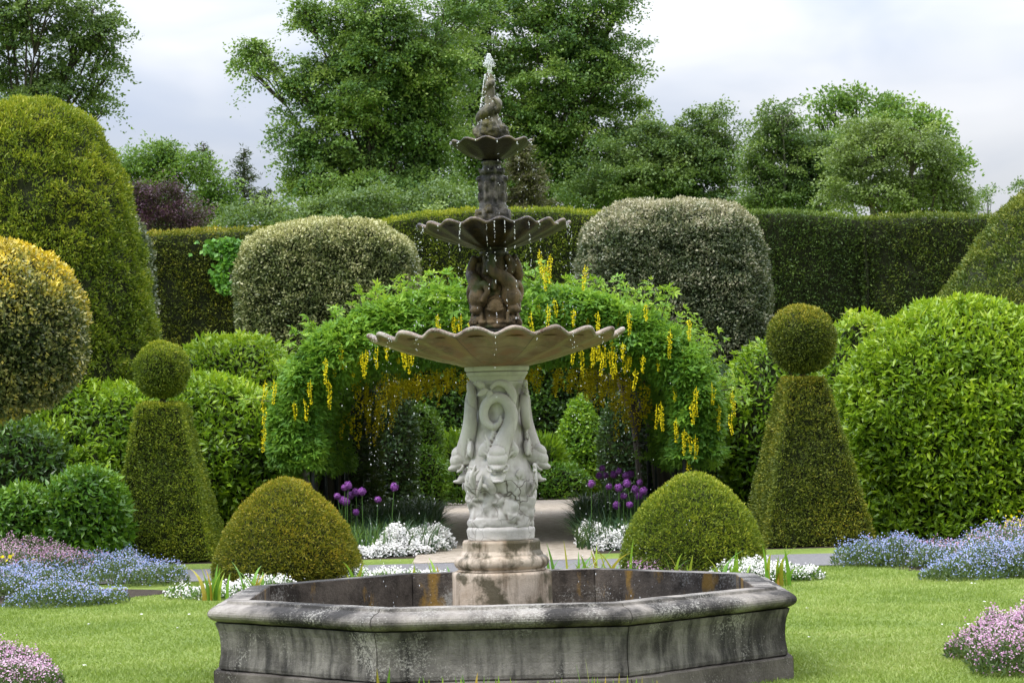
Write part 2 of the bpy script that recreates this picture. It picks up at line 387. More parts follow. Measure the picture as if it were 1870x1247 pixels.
for k in ('petal_white', 'petal_yellow', 'petal_purple', 'petal_pink', 'petal_blue'):
    for l in list(M[k].node_tree.links):
        if l.to_node.type == 'BSDF_TRANSLUCENT': M[k].node_tree.links.remove(l)
    for n in M[k].node_tree.nodes:
        if n.type == 'BSDF_TRANSLUCENT': n.inputs[0].default_value = {'petal_white': (.9, .9, .9, 1), 'petal_yellow': (.85, .72, .02, 1), 'petal_purple': (.3, .1, .4, 1), 'petal_pink': (.6, .4, .5, 1), 'petal_blue': (.4, .5, .8, 1)}[k]
M['shaded_twigs'] = simple_mat('shaded_twigs', (0.014, 0.02, 0.007), (0.035, 0.042, 0.015), 20, 0.95, 0.5)  # inner twigs, colour darkened to deepen the shade between the leaves
M['bark'] = simple_mat('bark', (0.045, 0.038, 0.03), (0.13, 0.115, 0.095), 6, 0.9, 0.8, stretch=(1, 1, .3))
M['bark_lichen'] = simple_mat('bark_lichen', (0.07, 0.06, 0.045), (0.40, 0.39, 0.36), 16, 0.9, 0.8, stretch=(1, 1, .7))
M['pole'] = simple_mat('pole', (0.01, 0.014, 0.02), (0.03, 0.038, 0.05), 10, 0.4, 0.1, 0.5)
M['soil'] = simple_mat('soil', (0.025, 0.018, 0.012), (0.07, 0.052, 0.038), 14, 0.95, 1.0)
M['gravel'] = simple_mat('gravel', (0.27, 0.225, 0.175), (0.52, 0.45, 0.37), 9, 0.95, 1.0, detail=12)
M['asphalt'] = simple_mat('asphalt', (0.13, 0.125, 0.13), (0.24, 0.235, 0.24), 40, 0.9, 0.5)
# lawn
m, t = newmat('lawn'); M['lawn'] = m
tcn = nd(t, 'ShaderNodeNewGeometry'); ps = tcn.outputs['Position']
n1 = nd(t, 'ShaderNodeTexNoise', ins={'Vector': ps, 'Scale': 0.9, 'Detail': 5.0})
n2 = nd(t, 'ShaderNodeTexNoise', ins={'Vector': ps, 'Scale': 60.0, 'Detail': 6.0, 'Roughness': 0.8})
n3 = nd(t, 'ShaderNodeTexNoise', ins={'Vector': ps, 'Scale': 6.0, 'Detail': 4.0})
c = ramp(t, mth(t, 'MULTIPLY_ADD', n1.outputs[0], 0.6, mth(t, 'MULTIPLY', n2.outputs[0], 0.4)), [(0.35, (0.16, 0.24, 0.05)), (0.65, (0.29, 0.37, 0.085))])
c = mixc(t, ramp(t, n3.outputs[0], [(0.55, (0, 0, 0)), (0.75, (0.5, 0.5, 0.5))]), c, (0.34, 0.40, 0.09))
b = nd(t, 'ShaderNodeBump', ins={'Strength': 0.9, 'Distance': 0.03, 'Height': n2.outputs[0]})
p = nd(t, 'ShaderNodeBsdfPrincipled', ins={'Base Color': c, 'Roughness': 0.9, 'Specular IOR Level': 0.1, 'Normal': b.outputs[0]})
nd(t, 'ShaderNodeOutputMaterial', ins={0: p.outputs[0]})
# stone family
M['basin'] = stone('basin', (0.055, 0.05, 0.046), (0.30, 0.28, 0.255), streak=((0.030, 0.029, 0.028), 0.85, 0.44), white=(0.6, 0.95), orange=((0.30, 0.20, 0.05), 9.0, 0.70), bump=0.7)
M['coping'] = stone('coping', (0.045, 0.042, 0.04), (0.38, 0.345, 0.31), white=(0.75, 0.88), orange=((0.30, 0.20, 0.05), 11.0, 0.70), bump=0.9, scale=2.4, lo=0.45, hi=0.68)
M['plinth'] = stone('plinth', (0.06, 0.052, 0.045), (0.22, 0.195, 0.175), white=(0.5, 0.95), orange=((0.30, 0.20, 0.04), 12.0, 0.68), bump=0.7)
M['inner'] = stone('inner', (0.045, 0.036, 0.030), (0.17, 0.14, 0.115), streak=((0.035, 0.029, 0.024), 0.35, 0.5), white=(0.7, 0.90), orange=((0.36, 0.21, 0.045), 4.5, 0.55, 0.4), bump=0.9, scale=7)
M['drum'] = stone('drum', (0.30, 0.20, 0.12), (0.62, 0.52, 0.42), streak=((0.09, 0.06, 0.03), 0.85, 0.48), orange=((0.05, 0.045, 0.018), 4.2, 0.49), bump=0.5, rough=0.5)
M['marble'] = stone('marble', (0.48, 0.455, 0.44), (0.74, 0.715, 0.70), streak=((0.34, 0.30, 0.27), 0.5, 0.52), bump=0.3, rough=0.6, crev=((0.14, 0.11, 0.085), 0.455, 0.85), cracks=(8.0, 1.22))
M['bowl_low'] = stone('bowl_low', (0.20, 0.105, 0.055), (0.44, 0.31, 0.21), streak=((0.20, 0.21, 0.08), 0.6, 0.5), orange=((0.34, 0.17, 0.10), 4.5, 0.52), bump=0.4, rough=0.45, lobes=(10, 0.035, (0.05, 0.035, 0.02), 0.85, (0.36, 0.58)), spec=0.4)
M['rim_low'] = stone('rim_low', (0.13, 0.075, 0.055), (0.52, 0.43, 0.37), white=(0.8, 0.84), bump=0.9, rough=0.45, scale=9)
M['bowl_mid'] = stone('bowl_mid', (0.008, 0.006, 0.004), (0.075, 0.05, 0.012), streak=((0.006, 0.005, 0.004), 0.9, 0.40), bump=0.4, rough=0.35, spec=0.3, lobes=(18, 0.35, (0.006, 0.005, 0.004), 0.9))
M['rim_wet'] = stone('rim_wet', (0.03, 0.02, 0.015), (0.26, 0.19, 0.15), bump=0.9, rough=0.25, spec=0.5, scale=12, lo=0.44, hi=0.66)
M['bowl_top'] = stone('bowl_top', (0.006, 0.005, 0.004), (0.03, 0.022, 0.016), bump=0.4, rough=0.35, spec=0.3)
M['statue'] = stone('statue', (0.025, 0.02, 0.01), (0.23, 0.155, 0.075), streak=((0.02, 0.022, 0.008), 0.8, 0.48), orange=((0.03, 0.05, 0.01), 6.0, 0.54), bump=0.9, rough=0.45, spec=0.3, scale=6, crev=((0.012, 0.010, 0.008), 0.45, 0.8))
M['stem_wet'] = stone('stem_wet', (0.010, 0.009, 0.007), (0.20, 0.18, 0.145), streak=((0.008, 0.008, 0.006), 0.85, 0.46), orange=((0.09, 0.07, 0.012), 8.0, 0.56), bump=1.0, rough=0.35, spec=0.4, scale=10, lo=.42, hi=.68)
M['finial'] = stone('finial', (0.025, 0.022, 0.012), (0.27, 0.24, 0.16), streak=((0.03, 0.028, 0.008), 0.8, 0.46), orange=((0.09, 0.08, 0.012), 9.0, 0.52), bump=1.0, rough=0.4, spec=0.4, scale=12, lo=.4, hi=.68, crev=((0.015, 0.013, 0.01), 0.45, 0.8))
m, t = newmat('foam'); M['foam'] = m
p = nd(t, 'ShaderNodeBsdfPrincipled', ins={'Base Color': (0.80, 0.82, 0.86, 1), 'Roughness': 0.15, 'Specular IOR Level': 0.8, 'Transmission Weight': 0.0})
nd(t, 'ShaderNodeOutputMaterial', ins={0: p.outputs[0]})
m, t = newmat('water'); M['water'] = m
n1 = nd(t, 'ShaderNodeTexNoise', ins={'Scale': 12.0, 'Detail': 3.0})
b = nd(t, 'ShaderNodeBump', ins={'Strength': 0.5, 'Distance': 0.02, 'Height': n1.outputs[0]})
p = nd(t, 'ShaderNodeBsdfPrincipled', ins={'Base Color': (0.03, 0.035, 0.03, 1), 'Roughness': 0.05, 'Specular IOR Level': 0.5, 'Normal': b.outputs[0]})
nd(t, 'ShaderNodeOutputMaterial', ins={0: p.outputs[0]})
# ------------------------------------------------------------------ foliage helpers
UP = np.array([0, 0, 1.0])
def leaves(P, N, L, Wd, ax=(1, .3, .6), nn=(.3, .5, .8), shape='rhomb', lv=0.35, cup=0.25):
    """P points, N outward normals. ax, nn: weights of (outward, up, random) for leaf axis / leaf face"""
    n = len(P)
    A = nrm(N * ax[0] + UP * ax[1] + rng.normal(size=(n, 3)) * ax[2])
    K = N * nn[0] + UP * nn[1] + rng.normal(size=(n, 3)) * nn[2]
    K = nrm(K - A * (K * A).sum(1, keepdims=True))
    Sd = np.cross(A, K)
    l = (L * (1 + lv * rng.uniform(-1, 1, n)))[:, None]; w = l * (Wd / L)
    if shape == 'rhomb':
        V = np.stack([P, P + A * l * .45 + Sd * w * .5, P + A * l, P + A * l * .45 - Sd * w * .5], 1)
        F = np.arange(n * 4).reshape(n, 4)
        return V.reshape(-1, 3), F, 1
    if shape == 'fold':
        mid = P + A * l * .5 - K * w * cup * .5
        V = np.stack([P, P + A * l * .42 + Sd * w * .5, P + A * l - K * l * .12, P + A * l * .42 - Sd * w * .5, mid], 1)
        i = np.arange(n)[:, None] * 5
        F = np.concatenate([i + np.array([[0, 1, 2, 4]]), i + np.array([[0, 4, 2, 3]])], 1).reshape(-1, 4)
        return V.reshape(-1, 3), F, 2
    if shape == 'tri3':   # three leaflets
        Vs = []
        for k, a in enumerate((-1.0, 0, 1.0)):
            A2 = nrm(A * math.cos(a) + Sd * math.sin(a) - K * .15); S2 = np.cross(A2, K)
            Vs.append(np.stack([P, P + A2 * l * .5 + S2 * w * .3, P + A2 * l - K * l * .1, P + A2 * l * .5 - S2 * w * .3], 1))
        V = np.stack(Vs, 1).reshape(-1, 3)
        return V, np.arange(n * 12).reshape(-1, 4), 3
def tri_of(V, F):
    F = np.asarray(F)
    T = np.concatenate([F[:, [0, 1, 2]], F[:, [0, 2, 3]]]) if F.shape[1] == 4 else F
    return T
def sample(V, F, density, keep=None):
    T = tri_of(V, F); a, b, c = V[T[:, 0]], V[T[:, 1]], V[T[:, 2]]
    cr = np.cross(b - a, c - a); ar = np.linalg.norm(cr, axis=1) / 2
    # smooth vertex normals
    vn = np.zeros_like(V)
    for k in range(3): np.add.at(vn, T[:, k], cr)
    vn = nrm(vn)
    n = int(ar.sum() * density)
    i = rng.choice(len(T), n, p=ar / ar.sum())
    u, v = rng.random(n), rng.random(n); s = u + v > 1; u[s] = 1 - u[s]; v[s] = 1 - v[s]; w = 1 - u - v
    P = a[i] * w[:, None] + b[i] * u[:, None] + c[i] * v[:, None]
    N = nrm(vn[T[i, 0]] * w[:, None] + vn[T[i, 1]] * u[:, None] + vn[T[i, 2]] * v[:, None])
    return P, N
def vnorm(V, F):
    T = tri_of(V, F); vn = np.zeros_like(V)
    cr = np.cross(V[T[:, 1]] - V[T[:, 0]], V[T[:, 2]] - V[T[:, 0]])
    for k in range(3): np.add.at(vn, T[:, k], cr)
    return nrm(vn)
SPEC = {
 'yew':    dict(L=.050, Wd=.020, ax=(1, .35, .75), nn=(.2, .8, .8), shape='rhomb', amp=.035, fq=9, thr=-.45, shrink=.09, dens=4200, depth=.07, tip=.45),
 'laurel': dict(L=.098, Wd=.038, ax=(.6, .25, .95), nn=(.8, .6, .6), shape='fold', amp=.05, fq=5, thr=-.6, shrink=.16, dens=900, depth=.14, tip=.4),
 'holly':  dict(L=.065, Wd=.036, ax=(.8, .4, .9), nn=(.7, .5, .8), shape='rhomb', amp=.06, fq=6, thr=-.5, shrink=.13, dens=1500, depth=.12, tip=.6),
}
DENS = 1.0
def foliage(g, V, F, spec, amp=0.05, freq=1.2, seed=0, over=None, tipcol=0.0, topcol=0.0, zr=None, cull_y=None):
    """adds a leafy body to g: material 0 leaves, 1 twig core darkened for gap shade. tipcol/topcol raise 'rnd' for young outer / top growth"""
    sp = dict(SPEC[spec]); sp.update(over or {})
    vn = vnorm(V, F)
    V = V + vn * (amp * fbm(V * freq + seed * 3.1, 3, seed))[:, None]
    g.add(V - vn * sp['shrink'], F, 0.3, m=1, smooth=True)
    P, N = sample(V, F, sp['dens'] * DENS)
    if cull_y is not None:        # the far side keeps a thinner coat
        far = (N[:, 1] > .35); kp = ~far | (rng.random(len(P)) < cull_y); P, N = P[kp], N[kp]
    cl = fbm(P * sp['fq'] + seed, 2, seed + 11)
    kp = cl + rng.normal(size=len(P)) * .25 > sp['thr']; P, N, cl = P[kp], N[kp], cl[kp]
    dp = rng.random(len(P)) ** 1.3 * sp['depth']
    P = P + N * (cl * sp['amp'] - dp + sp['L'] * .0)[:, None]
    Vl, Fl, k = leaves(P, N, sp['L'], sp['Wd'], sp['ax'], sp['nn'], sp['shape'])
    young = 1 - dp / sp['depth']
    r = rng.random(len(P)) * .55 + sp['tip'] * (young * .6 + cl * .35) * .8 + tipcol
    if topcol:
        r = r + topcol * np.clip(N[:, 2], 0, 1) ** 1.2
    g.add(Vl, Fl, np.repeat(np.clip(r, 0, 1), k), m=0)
def body_lathe(cx, cy, prof, nexp=2.0, rot=0.0, sx=1.0, sy=1.0, nu=72, nv=48, smooth=True, lean=(0, 0)):
    p = resample(prof, nv, smooth); th = np.arange(nu) / nu * 2 * pi
    c, s = np.cos(th), np.sin(th)
    k = (np.abs(c) ** nexp + np.abs(s) ** nexp) ** (-1 / nexp)
    r = np.maximum(p[:, :1], .004)
    X, Y = r * k * c * sx, r * k * s * sy
    cr, sr = math.cos(rot), math.sin(rot)
    V = np.stack([cx + X * cr - Y * sr + lean[0] * p[:, 1:2], cy + X * sr + Y * cr + lean[1] * p[:, 1:2], np.repeat(p[:, 1:2], nu, 1)], -1)
    return V.reshape(-1, 3), grid_faces(nv, nu)[:, ::1]
def shrub(name, label, cat, bodies, spec, mat, group=None, **kw):
    g = G()
    for k, (V, F) in enumerate(bodies):
        foliage(g, V, F, spec, seed=kw.pop('seed', 1) if k == 0 else k + 5, **kw)
    c = np.mean(bodies[0][0], 0); c[2] = 0
    o = g.build(name, [M[mat], M['shaded_twigs']], loc=c)
    return tag(o, label, cat, group)
def ellip_prof(r, z0, z1, n=14, e=2.0, foot=0.9):
    zc, h = (z0 + z1) / 2, (z1 - z0) / 2
    a = np.linspace(-pi / 2, pi / 2, n)
    return [(r * abs(math.cos(t)) ** (2 / e), zc + h * math.copysign(abs(math.sin(t)) ** (2 / e), math.sin(t))) for t in a]
def ppm(d): return FPX / d
# ================================================================== GROUND
def sheet(name, pts, z, mat, kind='structure', label=None):
    P = np.array([[x, y, z] for x, y in pts]); n = len(P)
    bpy_me = bpy.data.meshes.new(name); bpy_me.from_pydata([tuple(p) for p in P], [], [list(range(n))])
    bpy_me.materials.append(mat); o = bpy.data.objects.new(name, bpy_me); COL.objects.link(o)
    if kind: o['kind'] = kind
    return o
XG = -0.13                       # garden axis
lawn = sheet('lawn', [(-400, -60), (400, -60), (400, 900), (-400, 900)], 0, M['lawn'])
sheet('bed_soil', [(-14, 29.0), (14, 29.0), (14, 58), (-14, 58)], 0.004, M['soil'])
sheet('grass_verge', [(-14, 27.9), (14, 27.9), (14, 29.05), (-14, 29.05)], 0.008, M['lawn'])
sheet('path', [(-14, 25.75), (14, 25.75), (14, 27.9), (-14, 27.9)], 0.012, M['asphalt'])
sheet('gravel_path', [(XG - 1.05, 27.9), (XG + 1.0, 27.9), (XG + 1.1, 34), (XG + 1.1, 40), (XG + 1.2, 47), (XG + 1.7, 49.5), (XG + 1.7, 51.0), (XG - 1.5, 51.0), (XG - 1.5, 49.5), (XG - 1.2, 47), (XG - 1.1, 40), (XG - 1.1, 34)], 0.016, M['gravel'])
def bed_edge(cx, cy, rx, ry, n=40, j=.08):
    return [(cx + rx * math.cos(a) * (1 + j * math.sin(3 * a + cx)), cy + ry * math.sin(a) * (1 + j * math.cos(4 * a))) for a in np.arange(n) / n * 2 * pi]
beds = [sheet('flower_bed_soil', bed_edge(*a), 0.004 + .0015 * i, M['soil']) for i, a in enumerate([(-5.7, 24.1, 2.2, 1.35), (5.95, 24.9, 2.1, 1.6), (-.28, 23.9, 3.0, 1.3), (-4.75, 17.0, 1.3, 1.1), (4.9, 17.0, 1.6, 1.6), (-.1, 13.3, 1.6, .42)])]
# grass blades, mown short
def grass_patch(n, x0, x1, y0, y1, h, name='grass'):
    x = rng.uniform(x0, x1, n); y = y0 + (y1 - y0) * rng.random(n) ** 1.4
    ok = (np.hypot(x + .1, y - 15.74) > 1.72) & ~((np.abs(x + .28) < 2.7) & (np.abs(y - 23.9) < 1.1)) & (np.hypot((x + 5.6) / 2.35, (y - 24.6) / 1.85) > 1) & (np.hypot((x - 5.95) / 2.05, (y - 24.9) / 1.55) > 1) & (np.hypot((x - 4.9) / 1.5, (y - 17) / 1.5) > 1)
    x, y = x[ok], y[ok]; n = len(x)
    P = np.stack([x, y, np.zeros(n)], 1); a = rng.uniform(0, pi, n); w = .0045 + rng.random((n, 1)) * .003
    D = np.stack([np.cos(a), np.sin(a), a * 0], 1) * w
    hh = h * (.5 + rng.random((n, 1))) * (1 + .35 * vnoise(P * 3)[:, None])
    tip = P + np.concatenate([rng.normal(size=(n, 2)) * .014, hh], 1)
    V = np.stack([P - D, P + D, tip], 1).reshape(-1, 3)
    r = np.clip(.45 + .38 * vnoise(P * .9) + .15 * vnoise(P * 4) + rng.normal(size=n) * .2, 0, 1)
    o = mk(name, V, [np.arange(n * 3).reshape(n, 3)], M['grass_blade'], attrs={'rnd': r})
    return tag(o, 'short mown bright green grass of the lawn', 'grass', kind='stuff')
g0 = grass_patch(430000, -7.2, 7.4, 13.2, 25.7, .020)
def daisies(pts, name='daisies'):
    P = np.array(pts); n = len(P); P[:, 2] = .035
    g = G(); th = np.arange(6) / 6 * 2 * pi; V = []; 
    for p in P:
        r = random.uniform(.008, .015); V.append(np.stack([p[0] + r * np.cos(th), p[1] + r * np.sin(th), p[2] + rng.uniform(-.004, .004, 6)], 1))
    g.add(np.concatenate(V), np.arange(n * 6).reshape(n, 6), rng.random(n))
    o = g.build(name, [M['petal_white']]); return tag(o, 'tiny white daisies scattered over the mown lawn', 'daisies', kind='stuff')
dp = []
for k in range(60):
    c = np.array([random.uniform(-5, 5.4), random.uniform(14.5, 25.2), 0.])
    if math.hypot(c[0] + .1, c[1] - 15.74) < 2: continue
    for j in range(random.choice([1, 1, 2, 3, 7])): dp.append(c + [random.gauss(0, .09), random.gauss(0, .16), 0])
daisies(dp)
# ================================================================== FOUNTAIN
X0, D0 = -0.10, 15.74
fz = lambda py: 1.6 + (765 - py) / 289.0
fountain = tag(empty('fountain', (X0, D0, 0)), 'tall three tiered stone fountain with carved dolphins rising from an octagonal basin in the lawn', 'fountain')
T225 = math.tan(pi / 8)
def octa(name, prof, mats, gap=.003, nseg=26, jit=.003, smooth=False, joint=True):
    """eight mitred stones sharing one cross-section (apothem, z)"""
    prof = np.array(prof); n = len(prof); outs = []
    for k in range(8):
        s = np.linspace(-1, 1, nseg)
        half = prof[:, 0] * T225 - gap
        X = s[:, None] * half[None, :]; Y = -np.repeat(prof[None, :, 0], nseg, 0); Z = np.repeat(prof[None, :, 1], nseg, 0)
        V = np.stack([X, Y, Z], -1).reshape(-1, 3)
        V = V + jit * np.stack([0 * V[:, 0], vnoise(V * 9 + k * 5, 3) + .5 * vnoise(V * 25 + k * 5, 3), vnoise(V * 8 + 50 + k * 5, 4)], -1)
        F = grid_faces(nseg, n)
        V = V @ rotz(k * pi / 4).T
        g = G(); g.add(V, F[:, ::-1], smooth=smooth); 
        g.add(V[:n], np.arange(n)[None, ::-1][:, ::-1]); g.add(V[-n:], np.arange(n)[None, ::-1])
        o = g.build(name, mats, fountain); outs.append(o)
    return outs
arc = lambda c, r, a0, a1, n: [(c[0] + r[0] * math.cos(math.radians(a)), c[1] + r[1] * math.sin(math.radians(a))) for a in np.linspace(a0, a1, n)]
coping = [(1.53, .424), (1.53, .548), (1.655, .548), (1.662, .532)] + arc((1.672, .474), (.100, .052), 84, -70, 11) + [(1.70, .424)]
wall = [(1.54, .0), (1.54, .420), (1.728, .420), (1.722, .40), (1.710, .37), (1.702, .33), (1.698, .28), (1.700, .23), (1.707, .19), (1.711, .165), (1.708, .145), (1.695, .134), (1.695, .0)]
plinth = [(1.60, 0.001), (1.60, .1335), (1.738, .1335), (1.742, .125), (1.742, 0.001)]
octa('coping_stone', coping[::-1], [M['coping']], jit=.002, smooth=False)
wp = octa('wall_panel', [(1.56, .0)] + [(1.56, .421)] + wall[2:], [M['basin']], jit=.0012)
octa('plinth_stone', plinth, [M['plinth']], jit=.004)
octa('inner_wall', [(1.524, .05), (1.524, .5455), (1.556, .5455), (1.556, .05)], [M['inner']], jit=.002)
V, F = lathe([(0.002, .02), (1.62, .02), (1.62, .05), (.002, .05)], 64); mk('basin_floor', V, [F], M['inner'], fountain)
V, F = lathe([(0.31, .30), (1.54, .30)], 8, fn=None)
th0 = pi / 8
V = V.copy(); V[8:] = np.array([[1.534 / math.cos(pi / 8) * math.cos(k * pi / 4 + th0), 1.534 / math.cos(pi / 8) * math.sin(k * pi / 4 + th0), .30] for k in range(8)])
V[:8] = np.array([[.3 * math.cos(k * pi / 4 + th0), .3 * math.sin(k * pi / 4 + th0), .30] for k in range(8)])
mk('water', V, [F[:, ::-1]], M['water'], fountain)
# pedestal
def jit_lathe(prof, nu=96, nv=60, j=.004, fq=9, smooth=False, seed=0):
    V, F = lathe(prof, nu, nv, smooth); V = V + (vnoise(V * fq, seed) * j + vnoise(V * fq * 3, seed) * j * .4)[:, None] * nrm(V * [1, 1, 0]); return V, F
V, F = jit_lathe([(.316, .05), (.316, .640), (.308, fz(1040)), (.30, fz(1040)), (.05, fz(1040))], 96, 50); mk('drum', V, [F], M['drum'], fountain, smooth=False)
b = [(.20, fz(1041)), (.285, fz(1040) + .004)] + arc((.262, fz(1024)), (.038, .040), -75, 85, 12) + [(.262, fz(1009)), (.247, fz(1003)), (.246, fz(988)), (.238, fz(984)), (.10, fz(984))]
V, F = jit_lathe(b, 96, 90, j=.003); mk('pedestal_base', V, [F], M['drum'], fountain, smooth=True)
pl = [(.12, fz(985)), (.213, fz(984)), (.216, fz(964)), (.20, fz(959)), (.1, fz(958))]
V, F = jit_lathe(pl, 64, 30, j=.006, fq=6); mk('column_foot', V, [F], M['marble'], fountain, smooth=True)
cap = [(.12, fz(700)), (.165, fz(697)), (.178, fz(690)), (.185, fz(686)), (.193, fz(684)), (.195, fz(680)), (.187, fz(678.5)), (.200, fz(677)), (.205, fz(673)), (.203, fz(669)), (.19, fz(668)), (.05, fz(668))]
V, F = jit_lathe(cap, 72, 60, j=.002); mk('column_cap', V, [F], M['marble'], fountain, smooth=True)
def sculpt(name, pieces, mats, parent, voxel=.007, smooth_it=2):
    g = G()
    for V, F in pieces: g.add(V, F)
    o = g.build(name, mats, parent)
    md = o.modifiers.new('remesh', 'REMESH'); md.mode = 'VOXEL'; md.voxel_size = voxel; md.use_smooth_shade = True
    if smooth_it:
        m2 = o.modifiers.new('smooth', 'SMOOTH'); m2.iterations = smooth_it; m2.factor = .5
    return o
# column core: rocky below, folded drapery above
def core_fn(V, th, p):
    q = V.reshape(-1, 3); z = q[:, 2]
    rock = np.clip((fz(872) - z) / .03, 0, 1)
    c = np.floor(q * [11, 11, 9] + .35 * vnoise(q * 6)[:, None]); cell = _hash(c[:, 0].astype(np.int64), c[:, 1].astype(np.int64), c[:, 2].astype(np.int64), 5)
    d = rock * (.022 * (cell - .5) + .010 * vnoise(q * 22)) + (1 - rock) * (.010 * vnoise(q * [10, 10, 3]) + .004 * vnoise(q * 30))
    return (q + nrm(q * [1, 1, 0]) * d[:, None]).reshape(V.shape)
cp = [(0, fz(963)), (.05, fz(962)), (.195, fz(962)), (.202, fz(930)), (.205, fz(905)), (.222, fz(885)), (.225, fz(870)), (.20, fz(850)), (.172, fz(820)), (.150, fz(780)), (.145, fz(740)), (.152, fz(710)), (.168, fz(697)), (.05, fz(692)), (0, fz(691))]
core = [lathe(cp, 160, 150, True, fn=core_fn)]
rr = random.Random(4)
for k in range(30):      # boulders
    a = rr.uniform(0, 2 * pi); py = rr.uniform(885, 950); r = rr.uniform(.16, .185)
    R = rotz(a) @ rotx(rr.uniform(-.6, .6)) @ roty(rr.uniform(-.6, .6))
    V, F = blob((r * math.cos(a), r * math.sin(a), fz(py)), (rr.uniform(.035, .055), rr.uniform(.05, .085), rr.uniform(.045, .08)), 7, 6, R, .35, k)
    core.append((V, F))
cc = sculpt('carved_column', core, [M['marble']], fountain, .0075, 1)
def P3(t, py, r): return (t * .00346, -r, fz(py))
def dolphin_pieces():
    L = []
    body = [P3(-2, 842, .205), P3(2, 822, .212), P3(10, 800, .196), P3(21, 775, .178), P3(24, 752, .172), P3(15, 733, .172), P3(0, 726, .170), P3(-16, 732, .170), P3(-25, 748, .172), P3(-23, 768, .176), P3(-10, 778, .180), P3(2, 772, .182), P3(5, 760, .180)]
    L.append(tube(body, [.060, .058, .052, .046, .041, .036, .034, .032, .030, .028, .024, .018, .010], 18, 70))
    tail = [P3(22, 748, .155), P3(27, 722, .160), P3(17, 704, .168), P3(0, 700, .172), P3(-12, 709, .178)]
    L.append(tube(tail, [.030, .030, .026, .020, .012], 14, 30))
    for (c, r, a) in ((P3(-30, 702, .178), (.034, .016, .022), .5), (P3(-26, 716, .182), (.040, .014, .018), -.5), (P3(-14, 722, .186), (.018, .014, .034), .3)):
        L.append(blob(c, r, 16, 10, roty(a), .2, 3))
    # head
    L.append(blob(P3(-3, 834, .235), (.066, .082, .056), 24, 16, rotx(.5)))
    L.append(blob(P3(-3, 823, .256), (.052, .050, .036), 20, 12, rotx(.6)))
    L.append(tube([P3(-3, 845, .24), P3(-3, 851, .280), P3(-3, 855, .315)], [.060, .044, .024], 16, 14, flat=((0, 0, 1), .55)))
    L.append(blob(P3(-3, 852, .303), (.020, .016, .012), 12, 8))
    L.append(tube([P3(-3, 866, .205), P3(-3, 876, .250), P3(-3, 877, .290)], [.056, .038, .018], 16, 12, flat=((0, 0, 1), .45)))
    for s in (-1, 1):
        L.append(blob(P3(-3 + s * 13, 838, .266), (.014, .014, .011), 12, 8))
        L.append(blob(P3(-3 + s * 13.5, 832, .264), (.018, .016, .006), 12, 8, roty(s * .4)))
        L.append(tube([P3(-3 + s * 9, 860, .268), P3(-3 + s * 17, 856, .245), P3(-3 + s * 20, 848, .225)], [.007, .010, .008], 8, 10))
        for q in range(4):        # spiny fins behind the head
            L.append(tube([P3(s * 16, 832 - q * 7, .20), P3(s * (30 - q * 1.5), 822 - q * 11, .195 - q * .004)], [.015, .004], 8, 6, flat=((0, 1, 0), .6)))
        L.append(blob(P3(s * 24, 818, .178), (.040, .022, .060), 14, 10, roty(-s * .5), .15, 2))
    for q in range(5):      # ridge scales along the flank
        L.append(blob(P3(-14 + q * 2, 806 - q * 6, .176), (.020, .014, .010), 10, 6, roty(.6)))
    return L
dol = sculpt('dolphin', dolphin_pieces(), [M['marble']], cc, .0055, 2)
for k in range(1, 4):
    d = dup(dol, cc); d.rotation_euler = (0, 0, k * pi / 2)
def shell_pieces(c, R=.045, az=0.0, tilt=0.3):
    L = []
    for a in np.linspace(-1.15, 1.15, 9):
        L.append(tube([(0, 0, -R * .6), (math.sin(a) * R * .5, -.010, -R * .6 + math.cos(a) * R * .9), (math.sin(a) * R * .85, -.004, -R * .6 + math.cos(a) * R * 1.6)], [.003, .0075, .009], 8, 8))
    L.append(blob((0, .006, 0), (R * .8, .012, R * .95), 16, 10))
    return [((V @ roty(tilt).T + [0, -c[1], c[2]]) @ rotz(az).T, F) for V, F in L]
for az, py, til in ((.62, 868, .25), (.62 + pi / 2, 872, .1), (.62 + pi, 868, .2), (.62 - pi / 2, 870, -.2)):
    sculpt('shell', shell_pieces((0, .222, fz(py)), .045, az, til), [M['marble']], cc, .004, 1)
# reeds and leaves curling over the rock
def reed_pieces(az):
    L = []
    for t0, t1, t2, p0, p1, p2 in ((-40, -48, -38, 905, 872, 846), (-38, -32, -26, 905, 884, 862), (-40, -54, -58, 900, 884, 866), (-39, -42, -30, 900, 866, 854), (-36, -24, -16, 884, 884, 894)):
        L.append(tube([P3(t0, p0, .205), P3(t1, p1, .235), P3(t2, p2, .238)], [.010, .014, .004], 8, 16, flat=((0, 1, 0), .6)))
    for k in range(5):
        a = k * 1.256; L.append(blob((P3(-42, 855, .236)[0] + .022 * math.cos(a), -.225, fz(855) + .022 * math.sin(a)), (.016, .010, .009), 10, 6, roty(-a)))
    return [(V @ rotz(az).T, F) for V, F in L]
for k in range(4):
    sculpt('carved_reeds', reed_pieces(k * pi / 2 - .05), [M['marble']], cc, .005, 1)
